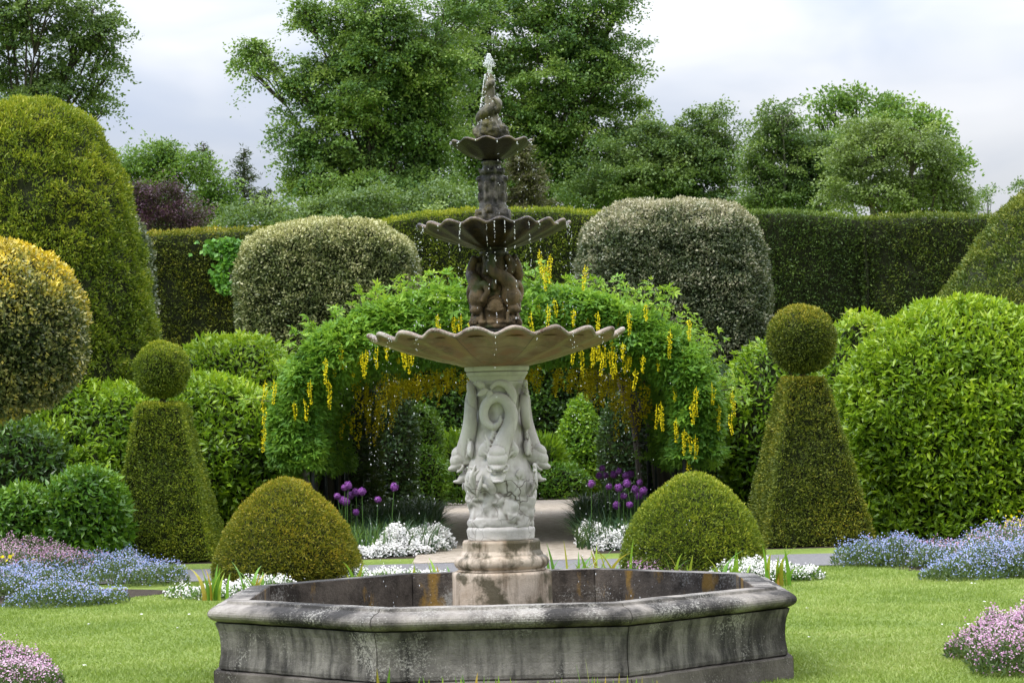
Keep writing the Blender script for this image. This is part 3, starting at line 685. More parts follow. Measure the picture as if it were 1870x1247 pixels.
# scalloped bowls
def bowl(name, R, zrim, zbot, r0, n, amp, mat, rimmat, depth, thick=.022, conv=.35, phase=0.0, flute=.02, lip=.02):
    nu = n * 16; th = np.arange(nu) / nu * 2 * pi
    w = (.5 - .5 * np.cos((th - phase) * n)) ** .85; w = .75 * w + .25 * np.abs(np.sin((th - phase) * n / 2)) + .06 * np.sin(th * 3 + phase * 9)
    def rows(rr, zz, aw, af):
        r = rr * (1 + 0 * th) + af * (w - .6); z = zz + aw * (w - .62)
        return np.stack([r * np.cos(th), r * np.sin(th), z], -1)
    out = []; N = 26
    for i in range(N):
        t = i / (N - 1); r = r0 + (R - r0) * t
        z = zbot + (zrim - zbot - thick * .6) * ((1 - conv) * t + conv * t ** 2.2) 
        s = t ** 1.5
        out.append(rows(r, z - flute * s * 0 , amp * t ** 1.25, flute * (.25 + .75 * t) * t))
    k0 = len(out)
    for a in np.linspace(-60, 170, 9):      # rolled lip
        aa = math.radians(a); out.append(rows(R + lip * .1 + lip * .55 * math.cos(aa), zrim - thick * .1 + thick * .55 * math.sin(aa), amp, flute))
    k1 = len(out)
    for i in range(14):
        t = 1 - (i + 1) / 14; r = r0 * .3 + (R - lip - r0 * .3) * t
        z = zrim - thick * .3 - depth * (1 - t ** 2)
        out.append(rows(r, z, amp * t ** 3, flute * t * t))
    V = np.stack(out); nv = len(out)
    V[..., :] += (.004 * vnoise(V.reshape(-1, 3) * 14).reshape(nv, nu, 1)) * np.array([.6, .6, 1])
    V = V.reshape(-1, 3); F = grid_faces(nv, nu)
    row = np.repeat(np.arange(nv - 1), nu)
    top = bpy.data.objects.get('x')
    body = F[row < k0 - 1]; rim = F[(row >= k0 - 1) & (row < k1)]; inn = F[row >= k1]
    b = mk(name, V, [body, inn], [mat], fountain, smooth=True)
    rv = V.reshape(nv, nu, 3)[k0 - 1:k1 + 1].reshape(-1, 3)
    mk('scalloped_rim', rv, [grid_faces(k1 - k0 + 2, nu)], [rimmat], b, smooth=True)
    rw = R * .94; wz = zrim - amp * .62 - .010
    Vw, Fw = lathe([(.03, wz), (rw * .5, wz), (rw, wz)], 64); mk('bowl_water', Vw, [Fw[:, ::-1]], M['water'], b, smooth=True)
    return b
bowl('lower_bowl', .785, fz(611), fz(669), .20, 20, .040, M['bowl_low'], M['rim_low'], .08, .026, .25, phase=.0, flute=.048, lip=.028)
bowl('middle_bowl', .472, fz(411), fz(455), .10, 18, .026, M['bowl_mid'], M['rim_wet'], .05, .020, .35, phase=.1, flute=.022, lip=.022)
bowl('top_bowl', .250, fz(258), fz(291), .065, 12, .018, M['bowl_top'], M['rim_wet'], .03, .014, .55, phase=.15, flute=.016, lip=.016)
for z, r in ((fz(458), .112), (fz(291), .07)):
    pass
V, F = jit_lathe([(.02, fz(470)), (.075, fz(470)), (.095, fz(463)), (.088, fz(459)), (.115, fz(455)), (.12, fz(450)), (.02, fz(449))], 64, 40, j=.003); mk('neck_collar', V, [F], M['stem_wet'], fountain, smooth=True)
# lower stem: entwined figures and shells
def stem_pieces():
    L = [lathe([(0, fz(604)), (.05, fz(603)), (.165, fz(600)), (.160, fz(590)), (.13, fz(580)), (.125, fz(560)), (.10, fz(530)), (.085, fz(500)), (.075, fz(475)), (.07, fz(462)), (.02, fz(461)), (0, fz(460))], 48, 60, True)]
    for k in range(4):
        R = rotz(k * pi / 2 + pi / 4 + .0)
        def Q(t, py, r): return (np.array([t * .00346, -r, fz(py)]))
        P = []
        P.append(blob(Q(0, 545, .150), (.060, .062, .068), 20, 14, rotx(.3)))                # rounded belly
        P.append(blob(Q(0, 566, .165), (.040, .040, .034), 16, 10))
        P.append(tube([Q(0, 548, .13), Q(-4, 522, .148), Q(-16, 508, .135), Q(-30, 500, .105), Q(-34, 486, .085), Q(-26, 468, .08)], [.055, .050, .042, .036, .030, .024], 14, 40))
        P.append(tube([Q(2, 528, .150), Q(16, 520, .150), Q(24, 534, .150), Q(14, 552, .168)], [.030, .024, .019, .017], 12, 24))
        P.append(tube([Q(8, 500, .10), Q(14, 485, .105), Q(6, 468, .095)], [.030, .028, .020], 12, 18))
        P.append(blob(Q(0, 584, .150), (.05, .030, .022), 12, 8, None, .3, k))
        for q in range(3): P.append(tube([Q(-12 + q * 10, 572, .150), Q(-18 + q * 16, 592, .172)], [.014, .009], 8, 6))
        L += [(V @ R.T, F) for V, F in P]
        R2 = rotz(k * pi / 2)
        P = [blob(Q(0, 558, .120), (.050, .030, .060), 14, 10)]
        for a in np.linspace(-1.3, 1.3, 9): P.append(tube([Q(0, 572, .145), Q(math.sin(a) * 9, 572 - math.cos(a) * 14, .158), Q(math.sin(a) * 16, 572 - math.cos(a) * 24, .15)], [.004, .007, .009], 8, 8))
        for a in np.linspace(-1, 1, 4): P.append(blob(Q(a * 24, 590, .150), (.028, .020, .02), 9, 7, None, .4, k))
        P.append(tube([Q(-3, 530, .12), Q(2, 505, .108), Q(-2, 480, .092)], [.022, .018, .014], 10, 20))
        L += [(V @ R2.T, F) for V, F in P]
    return L
sculpt('carved_stem', stem_pieces(), [M['statue']], fountain, .006, 1)
us = [lathe([(0, fz(409)), (.098, fz(407)), (.10, fz(396)), (.084, fz(388)), (.088, fz(378)), (.086, fz(372)), (.068, fz(366)), (.074, fz(358)), (.074, fz(330)), (.068, fz(318)), (.080, fz(316)), (.081, fz(311)), (.062, fz(308)), (.056, fz(300)), (.066, fz(298)), (.067, fz(295)), (.06, fz(293)), (0, fz(291))], 48, 90)]
for k in range(8):          # leaves wrapped round the foot, the shaft and the neck
    a = k * pi / 4 + .2; R_ = rotz(a)
    for z0, z1, r0_, r1_, w0 in ((404, 382, .098, .104, .020), (372, 352, .074, .088, .016), (352, 332, .076, .086, .013), (318, 306, .070, .082, .011)):
        us.append((tube([(r0_, 0, fz(z0)), ((r0_ + r1_) / 2, .004, fz((z0 + z1) / 2)), (r1_, 0, fz(z1))], [w0 * .7, w0, w0 * .5], 8, 10)[0] @ R_.T, tube([(r0_, 0, fz(z0)), ((r0_ + r1_) / 2, .004, fz((z0 + z1) / 2)), (r1_, 0, fz(z1))], [w0 * .7, w0, w0 * .5], 8, 10)[1]))
    us.append(blob((.086 * math.cos(a + .4), .086 * math.sin(a + .4), fz(390 - 3 * (k % 3))), (.024, .024, .022), 8, 6, rotz(a), .35, k))
for a in (.1, 1.7, 3.2, 4.8): us.append(blob((.082 * math.cos(a), .082 * math.sin(a), fz(326)), (.022, .022, .020), 10, 8))
sculpt('upper_stem', us, [M['stem_wet']], fountain, .006, 1)
def finial_pieces():
    L = []
    for k in range(11):
        a = k * 2.4; L.append(blob((.075 * math.cos(a), .075 * math.sin(a), fz(244 - (k % 3) * 4)), (.042, .04, .045), 8, 6, rotz(a), .4, k))
    L.append(lathe([(0, fz(257)), (.03, fz(256)), (.10, fz(250)), (.075, fz(225)), (.045, fz(205)), (.035, fz(180)), (.03, fz(150)), (.012, fz(133)), (0, fz(132))], 32, 40, True))
    pts, rd = [], []
    for t in np.linspace(0, 1, 60):      # a dolphin coiled up the finial
        a = 2.2 + t * 2 * pi * 1.75; r = .046 * (1 - t) ** .6 + .006 + .008 * math.sin(t * 17)
        pts.append((r * math.cos(a), r * math.sin(a), fz(222 - 84 * t ** .9))); rd.append(.034 * (1 - t) ** .6 + .008 + .004 * math.sin(t * 40))
    L.append(tube(pts, rd, 14))
    L.append(blob((-.03, -.055, fz(228)), (.038, .05, .034), 16, 10)); L.append(tube([(.04, -.04, fz(205)), (.055, -.06, fz(192)), (.02, -.07, fz(180))], [.022, .018, .01], 10, 14))
    L.append(blob((.0, 0, fz(142)), (.024, .012, .036), 12, 8, roty(.4))); L.append(blob((-.01, 0, fz(138)), (.012, .02, .028), 12, 8, rotx(.4)))
    return L
sculpt('finial', finial_pieces(), [M['finial']], fountain, .0055, 1)
# ---- water: jet and falling drops
_ico = None
def drops(P, r, name, label, cat, squash=1.3, sts=None):
    global _ico
    if _ico is None:
        t = (1 + 5 ** .5) / 2
        v = nrm(np.array([(-1, t, 0), (1, t, 0), (-1, -t, 0), (1, -t, 0), (0, -1, t), (0, 1, t), (0, -1, -t), (0, 1, -t), (t, 0, -1), (t, 0, 1), (-t, 0, -1), (-t, 0, 1)]))
        f = np.array([(0, 11, 5), (0, 5, 1), (0, 1, 7), (0, 7, 10), (0, 10, 11), (1, 5, 9), (5, 11, 4), (11, 10, 2), (10, 7, 6), (7, 1, 8), (3, 9, 4), (3, 4, 2), (3, 2, 6), (3, 6, 8), (3, 8, 9), (4, 9, 5), (2, 4, 11), (6, 2, 10), (8, 6, 7), (9, 8, 1)])
        _ico = (v, f)
    v, f = _ico; n = len(P); r = np.broadcast_to(r, (n,))
    st = rng.uniform(1, squash, n) * (1 if sts is None else sts)
    V = P[:, None] + v[None] * r[:, None, None] * np.stack([np.ones(n), np.ones(n), st], 1)[:, None]
    Fx = (f[None] + (np.arange(n) * 12)[:, None, None]).reshape(-1, 3)
    o = mk(name, V.reshape(-1, 3), [Fx], M['foam'], smooth=True)
    return tag(o, label, cat, kind='stuff')
FP = []; FR = []
def fall(a, R, z0, z1, vr=.22, n=40, sp=.006, seed=0, r=.0025):
    t_end = math.sqrt(max(0, 2 * (z0 - z1) / 9.81))
    ts = np.sort(rng.random(n)) * t_end
    for t in ts:
        rr_ = R + vr * t + rng.normal() * sp * (.3 + t * 2); aa = a + rng.normal() * sp * (.3 + 2 * t)
        FP.append((X0 + rr_ * math.cos(aa), D0 + rr_ * math.sin(aa), z0 - 4.9 * t * t)); FR.append(r * rng.uniform(.45, 1.1))
for k in range(20):
    a = 2 * pi * k / 20; fall(a, .80, fz(619), .30, rng.uniform(.02, .12), int(rng.integers(6, 14)), .006)
for k in (11, 12, 13, 17, 18, 19): fall(2 * pi * k / 20, .80, fz(617), .30, .1, 32, .03)
for k in range(18):
    a = .1 + 2 * pi * k / 18; fall(a, .485, fz(415), fz(600), .08, int(rng.integers(6, 26)), .008)
for a in (-1.55, -1.42, -1.1, -.35, -2.0): fall(a, .485, fz(415), fz(600), .1, 30, .006)
for k in range(12):
    a = .15 + 2 * pi * k / 12; fall(a, .262, fz(262), fz(405), .05, int(rng.integers(4, 16)), .01)
for k in range(90):      # fine spray drifting left of the fountain
    FP.append((X0 + rng.normal() * .28 + random.choice([-.62, .62, -.62]), D0 + rng.normal() * .3, rng.uniform(.4, 2.0))); FR.append(.0026 * rng.uniform(.5, 1.3))
for k in range(50):
    FP.append((X0 + rng.normal() * .12, D0 + rng.normal() * .12, rng.uniform(2.2, 3.6))); FR.append(.0028 * rng.uniform(.5, 1.3))
drops(np.array(FP), np.array(FR), 'water_drops', 'white water drops falling from the scalloped bowls of the fountain', 'water drops', 3.2)
jp = []; jr = []
for k in range(1100):
    t = rng.random() ** .8; z = fz(133) + (fz(96) - fz(133)) * t; w = .006 + .020 * math.sin(min(1, t * 1.05) * pi) ** 1.5 * (t > .35) + .004
    jp.append((X0 + .002 + rng.normal() * w * .5 - .004 * t, D0 + rng.normal() * w * .5, z)); jr.append(rng.uniform(.002, .0048) * (1.1 - .45 * t))
for k in range(260):
    t = rng.random(); z = fz(133) - t * .33; r_ = .03 + .055 * t; a = rng.uniform(0, 2 * pi); a = a if rng.random() < .5 else rng.normal() * .5 + pi
    jp.append((X0 + r_ * math.cos(a), D0 + r_ * math.sin(a), z)); jr.append(rng.uniform(.002, .0042))
jj = drops(np.array(jp), np.array(jr), 'water_jet', 'small white jet of water bubbling over the top finial of the fountain', 'water jet', 1.5)
# ================================================================== TOPIARY
def bx(px, py, d): return at(px, py, d)
def cone_dome(cx, cy, r, h, mat, label, group, seed):
    prof = [(r * .90, .02), (r * .99, h * .10), (r, h * .2), (r * .93, h * .38), (r * .78, h * .58), (r * .58, h * .76), (r * .34, h * .91), (r * .12, h * .985), (.0, h)]
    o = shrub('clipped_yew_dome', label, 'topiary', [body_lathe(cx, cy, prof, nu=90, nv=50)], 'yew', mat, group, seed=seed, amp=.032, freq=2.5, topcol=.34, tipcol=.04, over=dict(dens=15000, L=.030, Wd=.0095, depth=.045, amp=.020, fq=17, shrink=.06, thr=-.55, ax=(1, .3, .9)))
    return o
c1 = at(520, 900, 24.8); c2 = at(1263, 900, 24.8)
cone_dome(c1[0], 24.8, .735, 1.065, 'yew_gold', 'low pointed yew dome with orange tips, the more golden one left of the fountain', 'low yew domes behind the basin', 3)
cone_dome(c2[0], 24.8, .715, 1.02, 'yew', 'low rounded yew dome, the greener one right of the fountain among white flowers', 'low yew domes behind the basin', 4)
def obelisk(cx, cy, r0, r1, h, rb, zb, rot, mat, label, seed):
    e = tag(empty('ball_topiary', (cx, cy, 0)), label, 'topiary', 'obelisk topiaries topped with a ball')
    g = G()
    prof = [(r0 * 1.0, .02), (r0, .12), (r0 + (r1 - r0) * .5, h * .5), (r1 * 1.02, h * .97), (r1 * .93, h), (r1 * .4, h + .01), (0, h + .01)]
    foliage(g, *body_lathe(0, 0, prof, nexp=40, rot=rot, nu=200, nv=80, smooth=False), 'yew', seed=seed, amp=.045, freq=2.2, topcol=.25, tipcol=.07, over=dict(dens=10000, L=.034, Wd=.011, depth=.05, amp=.024, fq=13, shrink=.07, thr=-.5, ax=(1, .3, .9)))
    g.build('clipped_pyramid', [M[mat], M['shaded_twigs']], e)
    g = G(); foliage(g, *body_lathe(0, 0, [(0.0, zb - rb), (rb * .5, zb - rb * .88)] + [(rb * math.cos(a), zb + rb * math.sin(a)) for a in np.linspace(-.7, 1.5, 9)] + [(0, zb + rb)], nu=80, nv=50), 'yew', seed=seed + 1, amp=.02, freq=3.0, topcol=.35, over=dict(dens=12000, L=.034, Wd=.011, depth=.045, amp=.02, fq=14, shrink=.06, ax=(1, .3, .9)))
    g.build('clipped_ball', [M[mat], M['shaded_twigs']], e)
    g = G(); g.add(*tube([(0, 0, h - .3), (.01, .01, zb)], .035, 8)); g.build('stem', [M['bark']], e)
a = at(300, 880, 30); obelisk(a[0], 30, .65, .275, 1.88, .335, 2.285, -.03, 'yew', 'left clipped yew pyramid with a ball on top, green with yellow speckles, beside laurel bushes', 21)
a = at(1470, 840, 30); obelisk(a[0], 30, .66, .245, 2.01, .41, 2.47, .14, 'yew_brown', 'right clipped yew pyramid with a larger brownish ball on top, in front of bright laurel', 31)
# big yews
yl = [(1.60, .02), (1.70, .8), (1.68, 1.8), (1.60, 2.6), (1.50, 3.4), (1.40, 4.1), (1.22, 4.8), (.98, 5.4), (.72, 5.78), (.35, 5.98), (0, 6.02)]
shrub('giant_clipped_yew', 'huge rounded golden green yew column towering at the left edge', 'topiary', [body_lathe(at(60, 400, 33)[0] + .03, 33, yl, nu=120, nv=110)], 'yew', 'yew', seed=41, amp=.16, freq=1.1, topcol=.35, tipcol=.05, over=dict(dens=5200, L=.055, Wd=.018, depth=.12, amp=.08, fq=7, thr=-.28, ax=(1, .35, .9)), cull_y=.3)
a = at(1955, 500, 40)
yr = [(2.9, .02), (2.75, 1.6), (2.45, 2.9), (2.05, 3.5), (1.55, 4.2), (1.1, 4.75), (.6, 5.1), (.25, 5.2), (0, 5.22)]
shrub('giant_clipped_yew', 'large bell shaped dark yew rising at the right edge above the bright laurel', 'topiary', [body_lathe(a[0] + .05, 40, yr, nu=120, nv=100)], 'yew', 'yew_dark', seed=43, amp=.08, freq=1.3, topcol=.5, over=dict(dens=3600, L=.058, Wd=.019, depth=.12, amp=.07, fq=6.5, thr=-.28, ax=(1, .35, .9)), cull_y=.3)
a = at(205, 500, 39)
shrub('variegated_holly_column', 'pale silvery holly column showing behind the right side of the giant yew', 'shrub', [body_lathe(a[0] - .05, 39, [(.6, .02), (.75, 1.5), (.72, 3.5), (.6, 4.5), (.3, 5.0), (0, 5.1)], nu=60, nv=60)], 'holly', 'holly_grey', seed=44, amp=.12)
# variegated holly blocks
a = at(600, 500, 46); hz = [(.3, .02), (.45, 1.6), (1.2, 2.3), (1.66, 2.9), (1.74, 3.4), (1.70, 4.3), (1.52, 4.95), (1.1, 5.24), (.5, 5.33), (0, 5.34)]
shrub('clipped_variegated_holly', 'cream edged holly block, the paler one, behind the left of the arch', 'topiary', [body_lathe(a[0], 46.2, hz, nexp=3.0, sy=.75, nu=100, nv=80)], 'holly', 'holly_pale', 'rounded variegated holly blocks', seed=45, amp=.12, freq=1.2, topcol=.6, tipcol=.04, over=dict(dens=2700, L=.06, Wd=.030, fq=5, amp=.08), cull_y=.3)
a = at(1227, 500, 46); hz = [(.3, .02), (.45, 1.6), (1.3, 2.1), (1.75, 2.6), (1.80, 3.2), (1.76, 4.2), (1.6, 4.95), (1.2, 5.35), (.6, 5.52), (0, 5.54)]
shrub('clipped_variegated_holly', 'grey green holly clipped to a tall rounded block behind the right of the arch', 'topiary', [body_lathe(a[0], 46.2, hz, nexp=3.0, sy=.75, nu=100, nv=80)], 'holly', 'holly_grey', 'rounded variegated holly blocks', seed=46, amp=.12, freq=1.2, topcol=.6, over=dict(dens=2700, L=.06, Wd=.030, fq=5, amp=.08), cull_y=.3)
# yellow holly on the left, dark bush below
a = at(-5, 620, 27)
shrub('golden_holly', 'rounded holly with bright yellow leaves on its upper side at the left edge', 'shrub', [body_lathe(a[0], 27, ellip_prof(.985, 1.72, 3.68, e=2.2), nu=80, nv=60)], 'holly', 'holly_yellow', seed=47, amp=.10, freq=1.6, topcol=.8, tipcol=-.12, over=dict(dens=3600, L=.052, Wd=.026))
# ---- hedge
def hedge(name, label, pts, mat, seed, th=.9, dens=900, over=None, topcol=.3, group='tall clipped hedge walls'):
    """pts (x, y, height) along the hedge front"""
    q = resample(pts, 60); t = nrm(np.gradient(q[:, :2], axis=0)); n2 = np.stack([t[:, 1], -t[:, 0]], 1)   # toward the camera
    cs = [(0, .02), (0, .5), (0, .8), (.0, .95), (.06, .99), (.2, 1.0), (.5, 1.0), (.8, 1.0), (.94, .99), (1, .95), (1, .5), (1, .02)]
    cs = resample(cs, 40, False); rows = []
    for k in range(60):
        e = 1.0
        rows.append(np.stack([q[k, 0] - n2[k, 0] * th * cs[:, 0], q[k, 1] - n2[k, 1] * th * cs[:, 0], cs[:, 1] * q[k, 2]], 1))
    c0 = np.repeat(rows[0].mean(0, keepdims=True), 40, 0); c1 = np.repeat(rows[-1].mean(0, keepdims=True), 40, 0)
    rows = [rows[0] * .6 + c0 * .4, rows[0] * .98 + c0 * .02] + rows + [rows[-1] * .98 + c1 * .02, rows[-1] * .6 + c1 * .4]
    V = np.stack(rows).reshape(-1, 3); F = grid_faces(len(rows), 40, False)
    T = tri_of(V, F); 
    if np.cross(V[T[900, 1]] - V[T[900, 0]], V[T[900, 2]] - V[T[900, 0]])[1] > 0: F = F[:, ::-1]
    o_ = dict(dens=dens * 1.7, L=.07, Wd=.024, depth=.12, amp=.06, fq=5.5); o_.update(over or {})
    g = G(); foliage(g, V, F, 'yew', seed=seed, amp=.08, freq=.8, topcol=topcol, over=o_, cull_y=.12)
    c = V.mean(0); c[2] = 0
    return tag(g.build(name, [M[mat], M['shaded_twigs']], loc=c), label, 'hedge', group)
def hp(px, py, d): p = at(px, py, d); return (p[0], p[1], p[2])
hedge('clipped_hedge', 'brownish yew hedge wall between the giant yew and the pale holly block, with ivy', [hp(150, 428, 53), hp(265, 426, 53), hp(440, 416, 53.2), hp(660, 410, 53.8)], 'yew_brown', 51, topcol=.4)
hedge('clipped_hedge', 'yellow green hedge wall running behind the middle bowl of the fountain', [hp(655, 405, 54.3), hp(760, 390, 54.6), hp(860, 381, 54.6), hp(960, 378, 54.4), hp(1080, 384, 54.2), hp(1130, 384, 54)], 'yew', 52, topcol=.4)
hedge('clipped_hedge', 'dark green hedge wall right of the grey green holly block', [hp(1135, 384, 53.4), hp(1380, 383, 53.4), hp(1500, 387, 53.4), hp(1600, 396, 53.5)], 'hedge_green', 53, topcol=.45)
hedge('clipped_hedge', 'dark brownish hedge wall ending behind the bell shaped yew on the right', [hp(1572, 397, 53.35), hp(1680, 390, 53.0), hp(1790, 391, 53), hp(1960, 391, 53)], 'yew_dark', 54, topcol=.3)
# ivy on the hedge
iv = []
for k in range(1500):
    u, v = rng.normal() * .35, rng.random()
    px = 418 + 24 * u + 10 * math.sin(v * 7) - 8 * v; py = 436 + 98 * v
    if rng.random() < .35: px = 412 + rng.normal() * 18; py = 440 + rng.random() * 25
    iv.append(at(px, py, 52.86 + rng.random() * .14))
P = np.array(iv); g = G(); V, F, k = leaves(P, np.tile([0, -1., 0], (len(P), 1)), .10, .085, (.2, -.6, .7), (1, .3, .4), 'fold'); g.add(V, F, np.repeat(rng.random(len(P)), k))
g.add(*tube([at(425, 535, 52.9), at(418, 490, 52.9), at(412, 445, 52.9)], .02, 6), m=1)
tag(g.build('climbing_ivy', [M['ivy'], M['bark']], loc=(P.mean(0)[0], P.mean(0)[1], 0)), 'patch of bright green ivy climbing the brownish hedge', 'ivy')
# ---- laurels
def mound(px, pyt, d, w, zb=.02, sy=.9, e=2.4, bot=.85, nexp=2.2):
    """leafy mass: centre px, top py, width in metres"""
    p = at(px, pyt, d); r = w / 2; h = p[2] - zb
    prof = [(r * bot, zb), (r * (bot * .6 + .4), zb + h * .15), (r, zb + h * .35), (r * .98, zb + h * .55), (r * .86, zb + h * .75), (r * .62, zb + h * .90), (r * .32, zb + h * .98), (0, zb + h)]
    return body_lathe(p[0], d, prof, nexp=nexp, sy=sy, nu=90, nv=60)
LG = 'laurel bushes behind the topiary'
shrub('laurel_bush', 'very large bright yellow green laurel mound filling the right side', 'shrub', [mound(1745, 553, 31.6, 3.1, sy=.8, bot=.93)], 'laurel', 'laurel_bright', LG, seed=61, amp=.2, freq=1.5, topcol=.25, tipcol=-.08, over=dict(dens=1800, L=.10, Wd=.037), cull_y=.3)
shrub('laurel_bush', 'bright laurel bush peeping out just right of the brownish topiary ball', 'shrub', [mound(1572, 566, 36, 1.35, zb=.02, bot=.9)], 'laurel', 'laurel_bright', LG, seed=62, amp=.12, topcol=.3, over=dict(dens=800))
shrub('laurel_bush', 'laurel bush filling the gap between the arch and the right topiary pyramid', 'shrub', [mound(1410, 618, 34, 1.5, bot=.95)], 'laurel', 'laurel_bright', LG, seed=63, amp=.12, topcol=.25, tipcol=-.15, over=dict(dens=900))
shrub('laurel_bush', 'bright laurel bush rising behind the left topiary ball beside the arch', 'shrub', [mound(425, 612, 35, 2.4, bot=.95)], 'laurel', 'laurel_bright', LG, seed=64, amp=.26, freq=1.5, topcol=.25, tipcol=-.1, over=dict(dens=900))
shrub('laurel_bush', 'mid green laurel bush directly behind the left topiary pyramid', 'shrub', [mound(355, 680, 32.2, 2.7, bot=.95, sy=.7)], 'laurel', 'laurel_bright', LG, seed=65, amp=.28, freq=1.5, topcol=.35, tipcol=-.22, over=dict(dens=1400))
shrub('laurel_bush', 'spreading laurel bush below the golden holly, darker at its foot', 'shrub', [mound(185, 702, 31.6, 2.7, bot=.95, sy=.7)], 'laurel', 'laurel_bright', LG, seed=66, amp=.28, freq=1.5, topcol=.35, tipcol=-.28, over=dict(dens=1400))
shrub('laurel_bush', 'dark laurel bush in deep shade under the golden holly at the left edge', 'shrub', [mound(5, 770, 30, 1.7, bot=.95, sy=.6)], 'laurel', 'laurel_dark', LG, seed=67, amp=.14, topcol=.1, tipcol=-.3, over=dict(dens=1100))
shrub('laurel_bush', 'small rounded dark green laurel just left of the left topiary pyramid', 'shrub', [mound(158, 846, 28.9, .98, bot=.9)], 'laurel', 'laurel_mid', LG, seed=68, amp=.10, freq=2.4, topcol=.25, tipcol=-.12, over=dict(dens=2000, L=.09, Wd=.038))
shrub('laurel_bush', 'small low dark green laurel at the left edge behind the flower bed', 'shrub', [mound(42, 884, 29.1, .95, bot=.9)], 'laurel', 'laurel_mid', LG, seed=69, amp=.10, freq=2.4, topcol=.25, tipcol=-.12, over=dict(dens=2000, L=.09, Wd=.038))
# ---- planting beyond and inside the tunnel
SG = 'shrubs seen through the arch'
shrub('cone_bush', 'bright green pointed bush right of the column at the end of the tunnel', 'shrub', [body_lathe(at(1062, 800, 50)[0], 50, [(.40, .02), (.55, .35), (.58, .8), (.47, 1.3), (.28, 1.75), (.1, 2.02), (0, 2.06)])], 'laurel', 'laurel_mid', SG, seed=71, amp=.06, tipcol=.3, over=dict(dens=1400, L=.08, Wd=.045, thr=-.8))
shrub('green_bush', 'tall dark green bush left of the column in the tunnel', 'shrub', [mound(768, 738, 47, .85, bot=.9)], 'laurel', 'laurel_dark', SG, seed=72, amp=.1, tipcol=.2, over=dict(dens=1200, L=.09, Wd=.04))
shrub('spiky_laurel', 'spiky fresh green laurel just left of the column foot', 'shrub', [mound(832, 792, 48.5, .95, zb=.02)], 'laurel', 'laurel_bright', SG, seed=73, amp=.14, freq=2, tipcol=-.05, over=dict(dens=650, L=.17, Wd=.04, ax=(1, .8, .5), depth=.1))
shrub('spiky_laurel', 'spiky fresh green laurel just right of the dolphin heads', 'shrub', [mound(985, 800, 49, .95, zb=.02)], 'laurel', 'laurel_bright', SG, seed=74, amp=.14, freq=2, tipcol=-.1, over=dict(dens=650, L=.17, Wd=.04, ax=(1, .8, .5), depth=.1))
shrub('low_bush', 'low yellow green ferny bush beside the gravel left of the column', 'shrub', [mound(775, 815, 46.6, .9, zb=.02, sy=.6), mound(838, 845, 46.8, .55, zb=.02)], 'laurel', 'laurel_mid', SG, seed=75, amp=.12, freq=2, tipcol=.15, over=dict(dens=1100, L=.08, Wd=.03, ax=(1, .2, .8)))
shrub('low_bush', 'low green bush right of the column at the end of the gravel', 'shrub', [mound(1020, 848, 48.6, 1.3, zb=.02, sy=.5)], 'laurel', 'laurel_mid', SG, seed=76, amp=.1, freq=2, tipcol=.0, over=dict(dens=1100, L=.08, Wd=.035))
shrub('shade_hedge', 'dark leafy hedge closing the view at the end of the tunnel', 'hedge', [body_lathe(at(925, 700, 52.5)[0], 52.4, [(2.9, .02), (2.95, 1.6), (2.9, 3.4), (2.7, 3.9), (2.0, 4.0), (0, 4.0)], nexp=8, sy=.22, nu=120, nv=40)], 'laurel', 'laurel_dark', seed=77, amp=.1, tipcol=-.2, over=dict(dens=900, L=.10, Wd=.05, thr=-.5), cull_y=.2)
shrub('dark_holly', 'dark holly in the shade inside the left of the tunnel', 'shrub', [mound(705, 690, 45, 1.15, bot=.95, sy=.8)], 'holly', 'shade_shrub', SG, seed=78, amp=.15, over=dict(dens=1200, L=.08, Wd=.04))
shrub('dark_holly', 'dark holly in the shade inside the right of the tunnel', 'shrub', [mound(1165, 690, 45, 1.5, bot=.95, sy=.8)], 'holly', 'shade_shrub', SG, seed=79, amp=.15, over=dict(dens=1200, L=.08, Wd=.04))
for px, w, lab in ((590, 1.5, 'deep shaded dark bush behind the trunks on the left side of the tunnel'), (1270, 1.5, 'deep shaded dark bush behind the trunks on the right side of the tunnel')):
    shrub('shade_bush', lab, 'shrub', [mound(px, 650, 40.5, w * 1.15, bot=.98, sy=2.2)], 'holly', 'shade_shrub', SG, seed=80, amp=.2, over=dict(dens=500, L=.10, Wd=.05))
# ================================================================== LABURNUM ARCH
arch = tag(empty('laburnum_arch', (XG - .08, 31.2, 0)), 'arched tunnel of green laburnum with hanging yellow flower clusters over the gravel path', 'garden arch')
AX = XG - .08
AL = 10.6
def _se(phi, n, a, b, zb):
    c, s = np.cos(phi), np.sin(phi)
    return a * np.sign(c) * np.abs(c) ** (2 / n), zb + b * np.abs(s) ** (2 / n)
def arch_uv(phi, u):          # u = 0 at the flat ceiling of the tunnel, 1 at the rounded outside
    xi, zi = _se(phi, 4.2, 2.14, 0.98, 1.36); xo, zo = _se(phi, 2.3, 2.86, 1.90, 1.37)
    return xi + (xo - xi) * u, zi + (zo - zi) * u
def arch_pt(phi, a=2.3, b=1.5, n=3.0): return _se(phi, n, a, b, 1.15)
def arch_n(phi):
    xi, zi = arch_uv(phi, 0.0); xo, zo = arch_uv(phi, 1.0); l = np.hypot(xo - xi, zo - zi); return (xo - xi) / l, (zo - zi) / l
